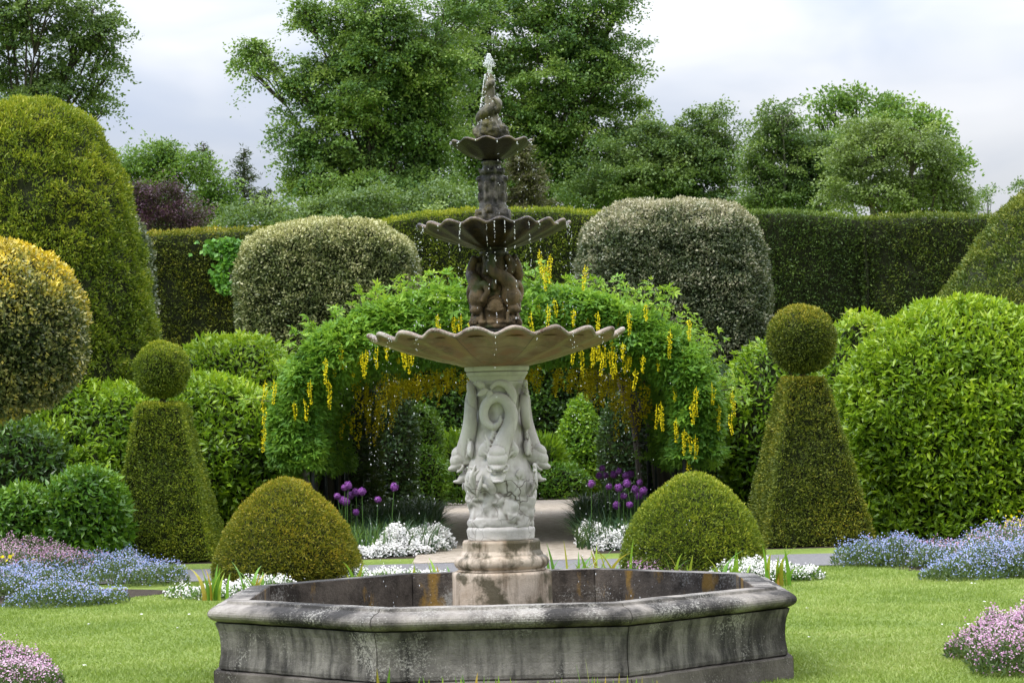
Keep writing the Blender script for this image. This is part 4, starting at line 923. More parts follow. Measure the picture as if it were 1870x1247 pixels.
# shell body: ring cross-section (outer then inner) swept down the garden
def arch_shell(th, y0, y1, ny=40, nph=60):
    ph = np.linspace(-.12, pi + .12, nph)
    rows = []
    for j in range(ny):
        t = j / (ny - 1); y = y0 + (y1 - y0) * t
        k = th * (1 - .75 * max(0, 1 - t * ny / 3.0) ** 2)
        dz = np.where(ph < 0, ph, 0) * 3 + np.where(ph > pi, pi - ph, 0) * 3; f_ = k / th * .5
        x, z = arch_uv(np.clip(ph, 0, pi), .5 + f_); o = np.stack([x, x * 0 + y, z + dz], 1)
        x, z = arch_uv(np.clip(ph, 0, pi), .5 - f_ * .9); i = np.stack([x, x * 0 + y, z + dz], 1)
        rows.append(np.concatenate([o, i[::-1]]))
    return np.stack(rows).reshape(-1, 3), grid_faces(ny, nph * 2)
V, F = arch_shell(.36, 0.0, AL)
T = tri_of(V, F); cr = np.cross(V[T[:, 1]] - V[T[:, 0]], V[T[:, 2]] - V[T[:, 0]]); mid_ = V[T].mean(1); out = (mid_[:, 0] * cr[:, 0] + (mid_[:, 2] - 1.5) * cr[:, 2])[:len(T) // 4].sum()
if out < 0: F = F[:, ::-1]
g = G()
vn = vnorm(V, F); V2 = V + vn * (.16 * fbm(V * 1.5, 3, 5))[:, None]
Fk = F[(rng.random(len(F)) > .35) | (V2[F[:, 0], 1] < .9)]
g.add(V2 - vn * .16, Fk, .3, m=1, smooth=True)
fr = np.arange(120); g.add((V2 - vn * .16)[:120], np.stack([fr[:59], fr[1:60], 119 - fr[1:60], 119 - fr[:59]], 1), m=1)
def arch_leaves(P, N, L, r0=0.0, shape='tri3'):
    Vl, Fl, k = leaves(P, N, L, L * .62, (.8, -.15, .7), (.5, .9, .5), shape)
    g.add(Vl, Fl, np.repeat(np.clip(rng.random(len(P)) * .5 + r0, 0, 1), k))
P, N = sample(V2, F, 300)
inner = N[:, 0] * P[:, 0] + N[:, 2] * (P[:, 2] - 1.5) < 0
kp = (~inner & ((P[:, 1] < 6) | (rng.random(len(P)) < .3))) | (inner & (rng.random(len(P)) < .6) & (P[:, 1] < 5)); P, N = P[kp], N[kp]
cl = fbm(P * 4, 2, 9); kp = cl > -.5; P, N, cl = P[kp], N[kp], cl[kp]
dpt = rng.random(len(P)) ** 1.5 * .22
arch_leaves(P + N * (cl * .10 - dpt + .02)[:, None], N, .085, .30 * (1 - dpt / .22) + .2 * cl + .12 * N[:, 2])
# front face: a thick leafy end, lumpy and drooping
n = 21000
ph = rng.uniform(-.10, pi + .10, n); u = rng.uniform(-1, 1, n)
tck = 1 + .16 * fbm(np.stack([ph * 4, ph * 0, ph * 0], 1), 2, 3)
x, z = arch_uv(np.clip(ph, 0, pi), .5 + .5 * u * tck); z = z + np.where(ph < 0, ph * 3, 0) + np.where(ph > pi, (pi - ph) * 3, 0)
nx, nz = arch_n(np.clip(ph, 0, pi))
P = np.stack([x, -.02 - .42 * np.sqrt(np.maximum(0, 1 - u * u)) * (.8 + .4 * rng.random(n)), z], 1)
cl = fbm(P * [3.2, 1, 3.2], 2, 13); P[:, 1] += rng.random(n) ** 2 * .3 - cl * .22
N = nrm(np.stack([nx * u * .9, -np.ones(n), nz * u * .9 + .25], 1)); kp = cl > -.42; 
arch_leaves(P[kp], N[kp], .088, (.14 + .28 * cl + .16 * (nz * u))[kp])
# sprouts along the outline
for k in range(150):
    ph_ = rng.uniform(.15, pi - .15); x, z = arch_uv(ph_, 1.0); x, z = float(x), float(z); nx_, nz_ = [float(q_) for q_ in arch_n(ph_)]
    y = rng.uniform(-.25, 5 if k > 60 else .8); d_ = nrm(np.array([nx_ + rng.normal() * .5, rng.normal() * .3 - .1, nz_ + rng.normal() * .25 + .2])); ln = rng.uniform(.12, .42)
    p0 = np.array([x, y, z]); pts = [p0, p0 + d_ * ln * .6, p0 + d_ * ln + np.array([0, 0, -.03])]
    g.add(*tube(pts, [.006, .005, .002], 4), m=2)
    m_ = int(6 + ln * 24); t_ = rng.random(m_)[:, None]; Pk = p0 + d_ * ln * t_ + rng.normal(size=(m_, 3)) * .025
    arch_leaves(Pk, np.tile(d_, (m_, 1)) + rng.normal(size=(m_, 3)) * .4, .075, .45)
g.build('foliage', [M['laburnum'], M['shaded_twigs'], M['bark']], arch)
# trunks, posts and hoops
for s in (-1, 1):
    for j in range(7):
        y = .35 + j * 1.75 + (0 if s < 0 else .1); xb = s * (2.46 + .05 * math.sin(j * 2.1)) - .02 * j
        pts = [(xb + s * .12, y, 0), (xb + s * .02, y + .03, .5), (xb - s * .03, y - .02, 1.0), (xb - s * .12, y, 1.6), (xb - s * .35, y + .05, 2.2)]
        g = G(); g.add(*tube(pts, [.125 if j == 0 else .085, .095, .085, .07, .045], 12, 20), smooth=True); g.build('trunk', [M['bark_lichen'] if j < 2 else M['bark']], arch)
for j in range(6):
    y = -.15 + j * 2.1
    for s in (-1, 1):
        g = G(); g.add(*tube([(s * 2.32, y, 0), (s * 2.32, y, 1.9)], .032, 10), smooth=True); g.add(*tube([(s * 2.32, y, .0), (s * 2.32, y, .05)], .06, 10)); g.build('metal_post', [M['pole']], arch)
    g = G(); ph = np.linspace(.2, pi - .2, 30); x, z = arch_pt(ph); g.add(*tube(np.stack([x, x * 0 + y, z], 1), .02, 8), smooth=True); g.build('metal_hoop', [M['pole']], arch)
# flower clusters: hanging tapering racemes of small pea flowers
def raceme(L, seed, dens=1.0):
    r_ = np.random.default_rng(seed); n = int(L * 300 * dens); t = r_.random(n); a = r_.uniform(0, 2 * pi, n)
    rad = .027 * (1 - t * .85) * (.7 + .5 * r_.random(n)) * np.where(t < .08, .4, 1)
    sw = .02 * np.sin(t * 3 + seed)
    P = np.stack([rad * np.cos(a) + sw, rad * np.sin(a), -t * L], 1)
    N = np.stack([np.cos(a), np.sin(a), a * 0 - .2], 1)
    A = nrm(N + r_.normal(size=(n, 3)) * .5); K = nrm(np.cross(A, r_.normal(size=(n, 3)))); s = .011
    V = np.stack([P, P + A * s + K * s * .8, P + A * s * 2, P + A * s - K * s * .8], 1)
    return V.reshape(-1, 3), np.arange(n * 4).reshape(n, 4), r_.random(n)
rac = [raceme(L, i) for i, L in enumerate((.22, .27, .32, .38, .30))]
def rac_mesh(i):
    V, F, r = rac[i]; g = G(); g.add(V, F, r); g.add(*tube([(0, 0, .03), (.0, 0, -.1), (.02 * math.sin(3 + i), 0, -.2)], .003, 4), .3); return g
protos = {}
def put_raceme(x, y, z, i, tilt=0.0, sc=1.0):
    if i not in protos: o = rac_mesh(i).build('flower_cluster', [M['petal_yellow']], arch); protos[i] = o
    else: o = protos[i].copy(); COL.objects.link(o); o.parent = arch
    o.location = (x, y, z); o.rotation_euler = (rng.normal() * .05, tilt, rng.uniform(0, 6)); o.scale = (sc, sc, sc)
# (px, py of the top, px-lean) bright ones hanging in front of the leaves
bright = [(610, 640), (624, 636), (662, 650), (690, 640), (706, 632), (725, 630), (738, 634), (752, 634), (484, 700), (480, 745), (482, 785), (500, 700), (567, 700), (594, 660), (537, 740), (555, 735), (830, 582), (842, 580), (858, 590), (800, 580), (985, 560), (1000, 562), (1012, 552), (970, 575), (1028, 560), (1048, 570), (1070, 560), (1080, 630), (1092, 625), (1105, 632), (1118, 628), (1130, 570), (1137, 632), (1150, 640), (1160, 680), (1174, 655), (1204, 630), (1224, 608), (1199, 745), (1207, 740), (1232, 706), (1262, 700), (1272, 712), (1264, 740), (1250, 790), (1338, 720), (1336, 760), (1246, 640), (1255, 850), (1258, 800), (1150, 575), (1092, 575), (640, 655), (655, 640), (1005, 470), (985, 462), (995, 490), (860, 485), (1068, 490), (1258, 590), (1180, 560), (1045, 632), (1060, 640), (1300, 705), (1312, 745), (600, 700), (1235, 770), (1270, 800), (1085, 640), (1098, 648), (1112, 645), (668, 645), (1125, 650), (1143, 655), (745, 645)]
for i, (px, py) in enumerate(bright):
    d = 30.48 + rng.random() * .35
    q = at(px, py, d) - np.array([AX, 31.2, 0]); put_raceme(q[0], q[1], q[2] + .02, int(rng.integers(0, 5)), rng.normal() * .06 + (-.6 if (px, py) in ((1246, 640), (1258, 590)) else 0), .92)
g = G()
for k in range(340):     # the flowers hanging in the shade all down the tunnel
    y = 2.0 + (AL - 2.2) * rng.random(); ph_ = rng.uniform(.05, pi - .05); x, z = arch_uv(ph_, 0.0); x = float(x) * rng.uniform(.80, 1) if k % 3 else rng.uniform(-2, 2); z = float(z) + rng.normal() * .08 if k % 3 else 2.34 + rng.normal() * .06
    V, F, r = rac[int(rng.integers(0, 5))]; m_ = rng.random(len(r)) < .42; idx = np.nonzero(m_)[0]
    Vq = V.reshape(-1, 4, 3)[idx] * [1, 1, 1.0]; ce = Vq.mean(1, keepdims=True); Vq = ce + (Vq - ce) * 1.5
    g.add(Vq.reshape(-1, 3) + [x, y, z], np.arange(len(idx) * 4).reshape(-1, 4), r[idx])
tag(g.build('shaded_flower_clusters', [M['petal_yellow']], arch), kind='stuff')
CNT = []
# ================================================================== TREES BEYOND THE HEDGE
def tree(label, d, trunk_px, lobes, mat, leaf=.16, dens=1.0, pad=(.75, .22), name='tree', cat='tree', droop=.25, group='trees beyond the hedge', trunk_r=.3, bark='bark', seed=0, holes=0.0, limb=True, nn=(.2, .9, .6), flat=.35, deepy=.8, top=None, core=.0):
    """lobes: (px, py, rx px, ry px) in the photo, turned into foliage masses at their real distance"""
    R = np.random.default_rng(seed + 100); s = d / FPX; pad = (pad[0] * .68, pad[1] * .85)
    base = at(trunk_px, 700, d); base[2] = 0
    e = tag(empty(name, base), label, cat, group)
    g = G(); gt = G(); L = []
    for (px, py, rx, ry) in lobes:
        c = at(px, py, d); c = c - base; rxm, rzm = rx * s, ry * s; rym = max(rxm, rzm) * deepy
        c[1] += R.normal() * rym * .35
        L.append((c, np.array([rxm, rym, rzm])))
    topz = max(c[2] + r[2] * .3 for c, r in L); cx = np.mean([c[0] for c, r in L])
    zt = topz * .8 if top is None else top
    tp = [(0, 0, 0), (.1 * R.normal(), 0, zt * .3), (cx * .4 + .2 * R.normal(), 0, zt * .6), (cx * .8, 0, zt)]
    gt.add(*tube(tp, [trunk_r * .85, trunk_r * .6, trunk_r * .34, trunk_r * .07], 10, 24), smooth=True)
    tq = resample(np.array(tp), 24)
    Ps, Ns, Rd = [], [], []
    for c, r in L:
        if limb:
            zs = min(c[2] - r[2] * .2, zt) * R.uniform(.55, .85); i = int(np.argmin(abs(tq[:, 2] - zs))); p0 = tq[i]
            mid = (p0 + c) / 2 + R.normal(size=3) * .12 * r.mean()
            gt.add(*tube([p0, mid, c], [trunk_r * .17, trunk_r * .10, trunk_r * .03], 7, 14), smooth=True)
            for q in range(7):
                v = R.normal(size=3); v = v / np.linalg.norm(v) * r * .88; v[2] *= .8
                ctrl = c + v * .5 + R.normal(size=3) * .15 * r
                gt.add(*tube([mid * .4 + c * .6, ctrl, c + v], [trunk_r * .07, trunk_r * .045, trunk_r * .015], 5, 8))
        area = r[0] * r[2]
        npad = max(6, int(area * 13 / (pad[0] ** 2) * .62))
        v = R.normal(size=(npad, 3)); v /= np.linalg.norm(v, axis=1, keepdims=True)
        rho = R.random(npad) ** .42 * np.where(R.random(npad) < .12, 1.22, 1)
        pc = c + v * rho[:, None] * r
        if holes:
            kp = fbm(pc * .55 + seed, 2, seed) > -1 + holes; pc, v, rho = pc[kp], v[kp], rho[kp]
        leaf_ = leaf * .62; nl = int(400 * dens * (pad[0] / leaf / 4.6) ** 2)
        for p, vv, rh in zip(pc, v, rho):
            k = max(8, int(nl * R.uniform(.5, 1.3)))
            q = np.clip(R.normal(size=(k, 3)) * .48, -1.05, 1.05);  rr_ = np.hypot(q[:, 0], q[:, 1]); sc = pad[0] * R.uniform(.55, 1.25)
            P = np.stack([q[:, 0] * sc, q[:, 1] * sc, q[:, 2] * pad[1] * .8 - droop * rr_ ** 1.6 * sc + .15], 1)
            tl = R.normal() * .4, R.normal() * .4
            P[:, 2] += P[:, 0] * tl[0] + P[:, 1] * tl[1]
            N = nrm(np.stack([q[:, 0], q[:, 1], q[:, 2] * 0 + .2 - rr_ * .3], 1) + .25 * vv)
            Ps.append(P + p); Ns.append(N); Rd.append(np.clip(.30 + .26 * R.random(k) + .20 * R.normal() + .12 * q[:, 2], 0, 1))
    P = np.concatenate(Ps); N = np.concatenate(Ns); rd = np.concatenate(Rd)
    Vl, Fl, k = leaves(P, N, leaf_, leaf_ * .6, (1, -.1, .7), nn, 'rhomb'); CNT.append((label[:20], len(P)))
    g.add(Vl, Fl, np.repeat(rd, k))
    gt.build('trunk', [M[bark]], e); g.build('crown', [M[mat]], e)
    return e
TG = 'trees beyond the hedge'
tree('layered dark beech with airy drooping branches above the giant yew at the left', 62, 20, [(10, 30, 75, 40), (80, 25, 70, 35), (150, 20, 45, 18), (60, 90, 90, 38), (150, 75, 60, 26), (195, 95, 34, 24), (20, 150, 80, 50), (110, 150, 70, 28), (185, 140, 30, 30), (175, 195, 26, 32), (75, 200, 80, 30), (135, 215, 40, 25), (190, 45, 22, 12), (-60, 60, 60, 60), (-40, 160, 60, 50), (60, -40, 90, 40), (10, -90, 80, 50)], 'tree_blue', leaf=.15, dens=1.0, pad=(.85, .16), droop=.3, trunk_r=.35, seed=1, holes=.45)
tree('big spreading beech with layered light green sprays directly left of the fountain top', 76, 690, [(600, 40, 70, 40), (820, 20, 80, 50), (800, 120, 70, 60), (690, 30, 90, 45), (650, 160, 100, 60), (730, 200, 80, 70), (660, 260, 100, 60), (760, 130, 70, 50), (690, 370, 120, 40), (800, 230, 60, 60), (590, 360, 50, 35), (690, 90, 90, 50), (560, 30, 30, 30), (760, 70, 70, 45), (620, 110, 80, 40), (480, 130, 52, 26), (470, 95, 28, 18), (545, 150, 40, 30), (700, 130, 90, 45), (580, 190, 75, 45), (680, 210, 90, 50), (770, 170, 60, 50), (550, 250, 50, 40), (620, 280, 80, 45), (720, 290, 90, 50), (780, 250, 60, 50), (555, 310, 42, 30), (630, 345, 80, 40), (740, 350, 80, 40), (545, 345, 22, 22), (650, -40, 90, 40), (800, 330, 50, 50)], 'beech', leaf=.17, dens=1.15, pad=(.95, .25), droop=.45, trunk_r=.4, seed=2, holes=.03)
tree('tall airy dark green beech right of the fountain top with sky showing through its crown', 86, 975, [(880, 30, 80, 50), (840, 250, 60, 60), (930, 240, 80, 60), (1020, 220, 80, 60), (860, 150, 60, 60), (1010, 70, 80, 50), (940, 330, 100, 50), (1060, 330, 70, 50), (1100, 150, 60, 50), (1080, 90, 60, 50), (1000, 150, 80, 60), (980, 20, 80, 45), (1080, 30, 60, 40), (1130, 20, 30, 20), (850, 100, 70, 50), (940, 110, 80, 55), (1040, 90, 80, 45), (1130, 100, 42, 28), (1150, 130, 24, 16), (870, 190, 70, 50), (960, 210, 70, 55), (1060, 170, 75, 50), (1120, 190, 48, 30), (1170, 210, 40, 20), (900, 290, 70, 50), (1000, 290, 75, 55), (1080, 260, 65, 45), (1140, 250, 50, 30), (860, 350, 80, 40), (980, 360, 90, 35), (930, -40, 100, 50), (1060, -40, 80, 40), (1140, -10, 30, 30)], 'beech', leaf=.18, dens=.95, pad=(.9, .25), droop=.15, trunk_r=.42, seed=3, holes=.05)
tree('rounded blue green tree behind the grey green holly block', 84, 1230, [(1130, 300, 90, 50), (1220, 300, 110, 60), (1290, 290, 60, 50), (1150, 340, 120, 50), (1310, 370, 70, 30), (1200, 270, 60, 40), (1260, 250, 60, 35), (1320, 250, 36, 45), (1180, 350, 90, 45), (1270, 330, 70, 60), (1330, 330, 32, 50), (1240, 385, 90, 30), (1080, 360, 70, 40), (1300, 215, 40, 16), (1185, 230, 30, 14)], 'tree_blue', leaf=.17, dens=1.0, pad=(.8, .25), droop=.15, trunk_r=.25, seed=4, holes=.03)
tree('feathery grey green tree with a pale trunk left in the clump above the right hedge', 80, 1418, [(1410, 250, 36, 28), (1470, 300, 90, 60), (1450, 370, 100, 35), (1385, 300, 30, 50), (1375, 380, 40, 25), (1450, 260, 60, 45), (1400, 320, 40, 45), (1465, 320, 70, 45), (1520, 290, 60, 50), (1420, 370, 60, 30), (1510, 360, 70, 40), (1425, 212, 40, 14)], 'tree_blue', leaf=.15, dens=1.05, pad=(.75, .22), droop=.2, trunk_r=.36, bark='bark_lichen', seed=5, holes=.08)
tree('dark green oak crown rising above the pale tree in the right clump', 92, 1600, [(1515, 195, 38, 26), (1555, 185, 28, 26), (1500, 225, 30, 24), (1600, 215, 40, 26), (1645, 200, 40, 24), (1690, 215, 34, 26), (1720, 260, 26, 30), (1735, 300, 28, 24), (1750, 320, 22, 22), (1660, 260, 70, 50), (1580, 270, 80, 50), (1700, 350, 60, 40)], 'tree_fresh', leaf=.24, dens=.9, pad=(.8, .4), droop=.0, trunk_r=.5, seed=6, holes=.05, nn=(.4, .6, .8))
tree('broad pale sage green tree in the middle of the right clump', 74, 1625, [(1600, 240, 60, 34), (1660, 260, 60, 36), (1560, 290, 60, 45), (1640, 320, 80, 50), (1710, 320, 46, 40), (1740, 360, 44, 32), (1580, 360, 80, 34), (1680, 375, 80, 26), (1760, 382, 30, 16)], 'tree_grey', leaf=.15, dens=1.1, pad=(.8, .24), droop=.3, trunk_r=.4, seed=7, holes=.05)
tree('small thin tree top poking up between the pale tree and the bell shaped yew', 88, 1810, [(1805, 360, 22, 12), (1790, 380, 26, 12), (1865, 345, 10, 8)], 'tree_blue', leaf=.14, dens=.8, pad=(.5, .2), trunk_r=.1, seed=8, holes=.3)
tree('bright mid green tree between the giant yew and the two bare conifers', 76, 320, [(230, 300, 40, 26), (290, 300, 50, 28), (330, 320, 60, 36), (390, 350, 40, 40), (260, 340, 60, 36), (340, 380, 70, 30), (405, 390, 30, 26), (300, 282, 16, 10), (270, 370, 60, 40), (330, 415, 110, 26)], 'tree_fresh', leaf=.16, dens=1.1, pad=(.75, .28), droop=.2, trunk_r=.3, seed=9, holes=.12)
tree('dark purple leaved plum tree just above the brownish hedge on the left', 60, 290, [(262, 380, 28, 30), (300, 385, 46, 34), (290, 430, 75, 22), (350, 425, 40, 18), (345, 405, 40, 18), (270, 410, 50, 24), (255, 356, 18, 12)], 'plum', leaf=.09, dens=1.1, pad=(.5, .25), droop=.0, trunk_r=.15, seed=10, nn=(.5, .5, .8), name='plum_tree')
tree('low green bushy tree peeping over the pale holly block and hedge', 66, 560, [(430, 400, 40, 24), (500, 390, 45, 20), (560, 385, 45, 18), (620, 392, 60, 24), (700, 378, 60, 26), (780, 365, 70, 30), (840, 375, 50, 26), (760, 395, 90, 20), (470, 420, 80, 20), (600, 412, 100, 20), (735, 405, 100, 22)], 'tree_blue', leaf=.15, dens=1.1, pad=(.7, .3), trunk_r=.15, seed=11, holes=.2, group='trees beyond the hedge')
def conifer(label, px, pyt, d, hw, mat, n=26, dens=1.0, seed=0, name='conifer', sparse=True, pyb=400, lean=0):
    R = np.random.default_rng(seed); top = at(px, pyt, d); base = np.array([top[0], d, 0.0]); H = top[2]
    e = tag(empty(name, base), label, 'conifer', TG)
    gt = G(); gt.add(*tube([(0, 0, 0), (lean * .5, 0, H * .5), (lean, 0, H)], [.16, .10, .015], 8, 14)); g = G(); s = d / FPX; z0 = H - (pyb - pyt) * s
    Ps = []; Ns = []
    for k in range(n):
        t = (k + R.random()) / n; z = H - (H - z0) * t; ln = hw * s * (.12 + .95 * t ** .8) * R.uniform(.6, 1.2); a = R.uniform(0, 2 * pi)
        dv = np.array([math.cos(a), math.sin(a), 0]); p0 = np.array([lean * z / H, 0, z])
        pts = [p0, p0 + dv * ln * .5 + [0, 0, .06 * ln], p0 + dv * ln + [0, 0, .02 * ln + (.18 * ln if sparse else .0)]]
        gt.add(*tube(pts, [.03, .02, .006], 5, 8)); q = resample(np.array(pts), 12)
        m = int(70 * dens * ln / 1.0) + 10; i = R.integers(1, 12, m)
        Ps.append(q[i] + R.normal(size=(m, 3)) * [.09, .09, .06] - [0, 0, .04]); Ns.append(np.tile(dv, (m, 1)))
    P = np.concatenate(Ps); N = np.concatenate(Ns); V, F, k = leaves(P, N, .15, .035, (.8, .0, .8), (.3, .8, .6)); g.add(V, F, np.repeat(R.random(len(P)), k))
    gt.build('trunk', [M['bark']], e); g.build('crown', [M[mat]], e)
conifer('thin sparse larch, the shorter and more left of two against the sky', 372, 262, 84, 38, 'conifer', 40, 1.1, 1, 'larch_tree')
conifer('taller thin sparse larch right of the shorter one against the sky', 437, 272, 84, 42, 'conifer', 54, 1.3, 2, 'larch_tree', lean=.15)
conifer('small dark pine poking up left of the big beech', 484, 343, 80, 30, 'conifer', 22, 2.6, 3, 'pine_tree', sparse=False)
conifer('brownish conifer standing right behind the upper fountain stem', 952, 262, 72, 62, 'conifer_brown', 90, 2.6, 4, 'conifer', sparse=False)
# ================================================================== FLOWER BEDS
def bed(name, label, cat, mounds, h, fl, nf, nl, fs=.012, clump=None, lmat='forget_leaf', stem=.03, seed=0, leafL=.05):
    """mounds (x, y, r, height); fl = [(material, weight function)]"""
    R = np.random.default_rng(seed + 50); mm = np.array(mounds); w = mm[:, 2] ** 2; w = w / w.sum()
    def pts(n, low=0.0):
        i = R.choice(len(mm), n, p=w); a = R.uniform(0, 2 * pi, n); r = np.sqrt(R.random(n)) 
        x = mm[i, 0] + mm[i, 2] * r * np.cos(a); y = mm[i, 1] + mm[i, 2] * r * np.sin(a) * .8; z = mm[i, 3] * np.sqrt(np.maximum(0, 1 - r ** 3)) 
        q = np.stack([x, y, z], 1); z = z * (1 + .5 * fbm(q * [2.6, 2.6, 0] + seed, 2, seed) + .35 * vnoise(q * [9, 9, 0], seed + 3)); q[:, 2] = z
        return q
    g = G(); mats = []
    base = pts(nl); base[:, 2] *= R.random(nl) ** .5
    N = np.tile([0, -.25, 1.0], (nl, 1)) + R.normal(size=(nl, 3)) * .4
    V, F, k = leaves(base, nrm(N), leafL, leafL * .22, (1, .3, .7), (.2, .5, 1)); g.add(V, F, np.repeat(R.random(nl), k), m=0)
    mats.append(M[lmat])
    P = pts(nf); P[:, 2] += R.normal(size=nf) * stem + stem * .7; P[:, 2] = np.maximum(P[:, 2], .02)
    sel = fl[0][1](P) + R.normal(size=nf) * .25 if callable(fl[0][1]) else np.zeros(nf)
    for j, (mt, _) in enumerate(fl):
        idx = np.nonzero((sel > 0) == (j == 0))[0] if len(fl) > 1 else np.arange(nf)
        if not len(idx): continue
        Q = P[idx]; n = len(Q)
        if clump:
            kk, cr = clump; Q = np.repeat(Q, kk, 0) + R.normal(size=(n * kk, 3)) * cr; n = len(Q)
        K = nrm(np.stack([R.normal(size=n) * .5, -.6 + R.normal(size=n) * .5, .7 + R.normal(size=n) * .4], 1)); A = nrm(np.cross(K, R.normal(size=(n, 3)))); B = np.cross(K, A); s = fs * R.uniform(.6, 1.2, (n, 1)) * .5
        V = np.stack([Q + A * s, Q + B * s, Q - A * s, Q - B * s], 1)
        g.add(V.reshape(-1, 3), np.arange(n * 4).reshape(n, 4), R.random(n), m=len(mats)); mats.append(M[mt])
    c = mm[0, :3].copy(); c[2] = 0
    return tag(g.build(name, mats, loc=c), label, cat, kind='stuff')
def mounds_px(lst):
    """(px, py of the foot on the ground, radius m, height m)"""
    return [(*(gnd(px, py)[:2] + [0, r * .8]), r, h) for px, py, r, h in lst]
bed('forget_me_nots', 'drift of blue forget me nots with pink ones behind, left of the fountain', 'flowers',
    mounds_px([(20, 1085, 0.75, 0.198), (90, 1112, 0.5, 0.158), (150, 1108, 0.38, 0.145), (60, 1060, 0.9, 0.238), (150, 1060, 0.7, 0.211), (220, 1070, 0.5, 0.185), (270, 1072, 0.38, 0.165), (-60, 1100, 0.7, 0.198), (0, 1050, 0.8, 0.251), (190, 1100, 0.1, 0.099)]), .3,
    [('petal_blue', lambda P: P[:, 2] * -2 + 1.3 + .9 * vnoise(P * [1.6, 1.6, 0], 4) - (P[:, 1] - 24) * .35 + (P[:, 0] + 5) * .8 + .25), ('petal_pink', None)], 17000, 42000, seed=1, fs=.017)
bed('forget_me_nots', 'drift of blue forget me nots turning pink at the edge, right of the fountain', 'flowers',
    mounds_px([(1642, 1037, 0.62, 0.204), (1602, 1035, 0.3, 0.122), (1712, 1035, 0.6, 0.218), (1782, 1040, 0.6, 0.231), (1772, 1062, 0.42, 0.136), (1832, 1058, 0.6, 0.218), (1892, 1056, 0.6, 0.245), (1942, 1055, 0.7, 0.272), (1862, 1030, 0.7, 0.286), (1942, 1020, 0.7, 0.306)]), .3,
    [('petal_blue', lambda P: (6.1 - P[:, 0]) * .55 - (P[:, 1] - 24.3) * .3 + vnoise(P * [1.6, 1.6, 0], 4)), ('petal_pink', None)], 17000, 42000, seed=2, fs=.017)
bed('pink_forget_me_nots', 'mound of pink forget me nots at the bottom left corner of the lawn', 'flowers', mounds_px([(8, 1247, 0.28, 0.12), (50, 1245, 0.14, 0.078), (-52, 1235, 0.35, 0.156), (-22, 1265, 0.4, 0.12)]), .3, [('petal_pink', None)], 6500, 12000, seed=3, fs=.014)
bed('pink_forget_me_nots', 'mound of pink forget me nots at the bottom right corner of the lawn', 'flowers', mounds_px([(1834, 1208, 0.33, 0.211), (1884, 1222, 0.36, 0.218), (1934, 1240, 0.45, 0.218), (1939, 1195, 0.5, 0.265), (1796, 1198, 0.14, 0.109), (1864, 1195, 0.3, 0.234)]), .3, [('petal_pink', None)], 10000, 17000, seed=4, fs=.014)
WH = [('petal_white', None)]
bed('white_candytuft', 'band of white candytuft curving round the left back of the basin', 'flowers', mounds_px([(330, 1095, .16, .09), (375, 1096, .22, .10), (430, 1092, .28, .11), (480, 1085, .3, .12), (540, 1075, .3, .13), (600, 1072, .32, .13), (660, 1072, .32, .11), (720, 1070, .3, .10), (780, 1068, .3, .07)]), .1, WH, 900, 7000, fs=.020, clump=(9, .017), lmat='strap', seed=5, stem=.012)
bed('white_candytuft', 'band of white candytuft curving round the right back of the basin', 'flowers', mounds_px([(1475, 1060, .18, .10), (1435, 1063, .25, .12), (1390, 1062, .28, .13), (1340, 1060, .28, .13), (1290, 1058, .25, .12)]), .1, WH, 800, 6000, fs=.020, clump=(9, .017), lmat='strap', seed=6, stem=.012)
bed('purple_rock_cress', 'low mauve flowers between the basin and the right yew dome', 'flowers', mounds_px([(1180, 1060, .2, .14), (1215, 1060, .28, .16), (1250, 1060, .2, .13)]), .1, [('petal_pink', None)], 2600, 4000, fs=.016, seed=7)
bed('white_candytuft', 'dense white candytuft cushion spilling onto the gravel on the left of the path', 'flowers', [(-1.55, 29.6, .22, .13), (-1.35, 29.9, .34, .22), (-1.2, 30.4, .36, .25), (-1.1, 31.0, .32, .24), (-1.75, 29.5, .2, .1), (-1.95, 29.5, .16, .08), (-1.05, 31.6, .25, .2)], .1, WH, 1500, 5000, fs=.026, clump=(10, .022), lmat='strap_dark', seed=8, stem=.012)
bed('white_candytuft', 'dense white candytuft cushion spilling onto the gravel on the right of the path', 'flowers', [(1.15, 29.9, .25, .14), (1.35, 30.1, .34, .2), (1.0, 30.6, .25, .2), (.95, 31.2, .22, .2), (1.5, 29.8, .2, .14)], .1, WH, 1100, 4000, fs=.026, clump=(10, .022), lmat='strap_dark', seed=9, stem=.012)
# strappy leaves
def blades(n, cx, cy, rx, ry, h, lean, R, w=.008, seg=5, zb=0.0, lo=.55):
    x = cx + rx * R.uniform(-1, 1, n); y = cy + ry * R.uniform(-1, 1, n); a = R.uniform(0, 2 * pi, n); H = h * R.uniform(lo, 1.1, n); ln = lean * R.uniform(.2, 1.3, n)
    t = np.linspace(0, 1, seg + 1); D = np.stack([np.cos(a), np.sin(a)], 1); Sd = np.stack([-np.sin(a), np.cos(a)], 1)
    f = R.uniform(-.8, .8, n); Sd = nrm(Sd + D * f[:, None])
    C = np.zeros((n, seg + 1, 3)); C[..., 0] = x[:, None] + D[:, :1] * (ln * H)[:, None] * t ** 2; C[..., 1] = y[:, None] + D[:, 1:] * (ln * H)[:, None] * t ** 2
    C[..., 2] = zb + H[:, None] * (t - .35 * np.clip(ln, 0, 1.6)[:, None] * t ** 3)
    ww = w * (1 - t ** 2.2) + .0006; o = np.zeros_like(C); o[..., :2] = Sd[:, None] * ww[None, :, None]
    V = np.stack([C - o, C + o], 2).reshape(n, -1, 3); i = np.arange(seg) * 2
    F = np.stack([i, i + 1, i + 3, i + 2], 1)[None] + (np.arange(n) * (seg + 1) * 2)[:, None, None]
    return V.reshape(-1, 3), F.reshape(-1, 4), np.repeat(R.random(n), seg)
R9 = np.random.default_rng(9)
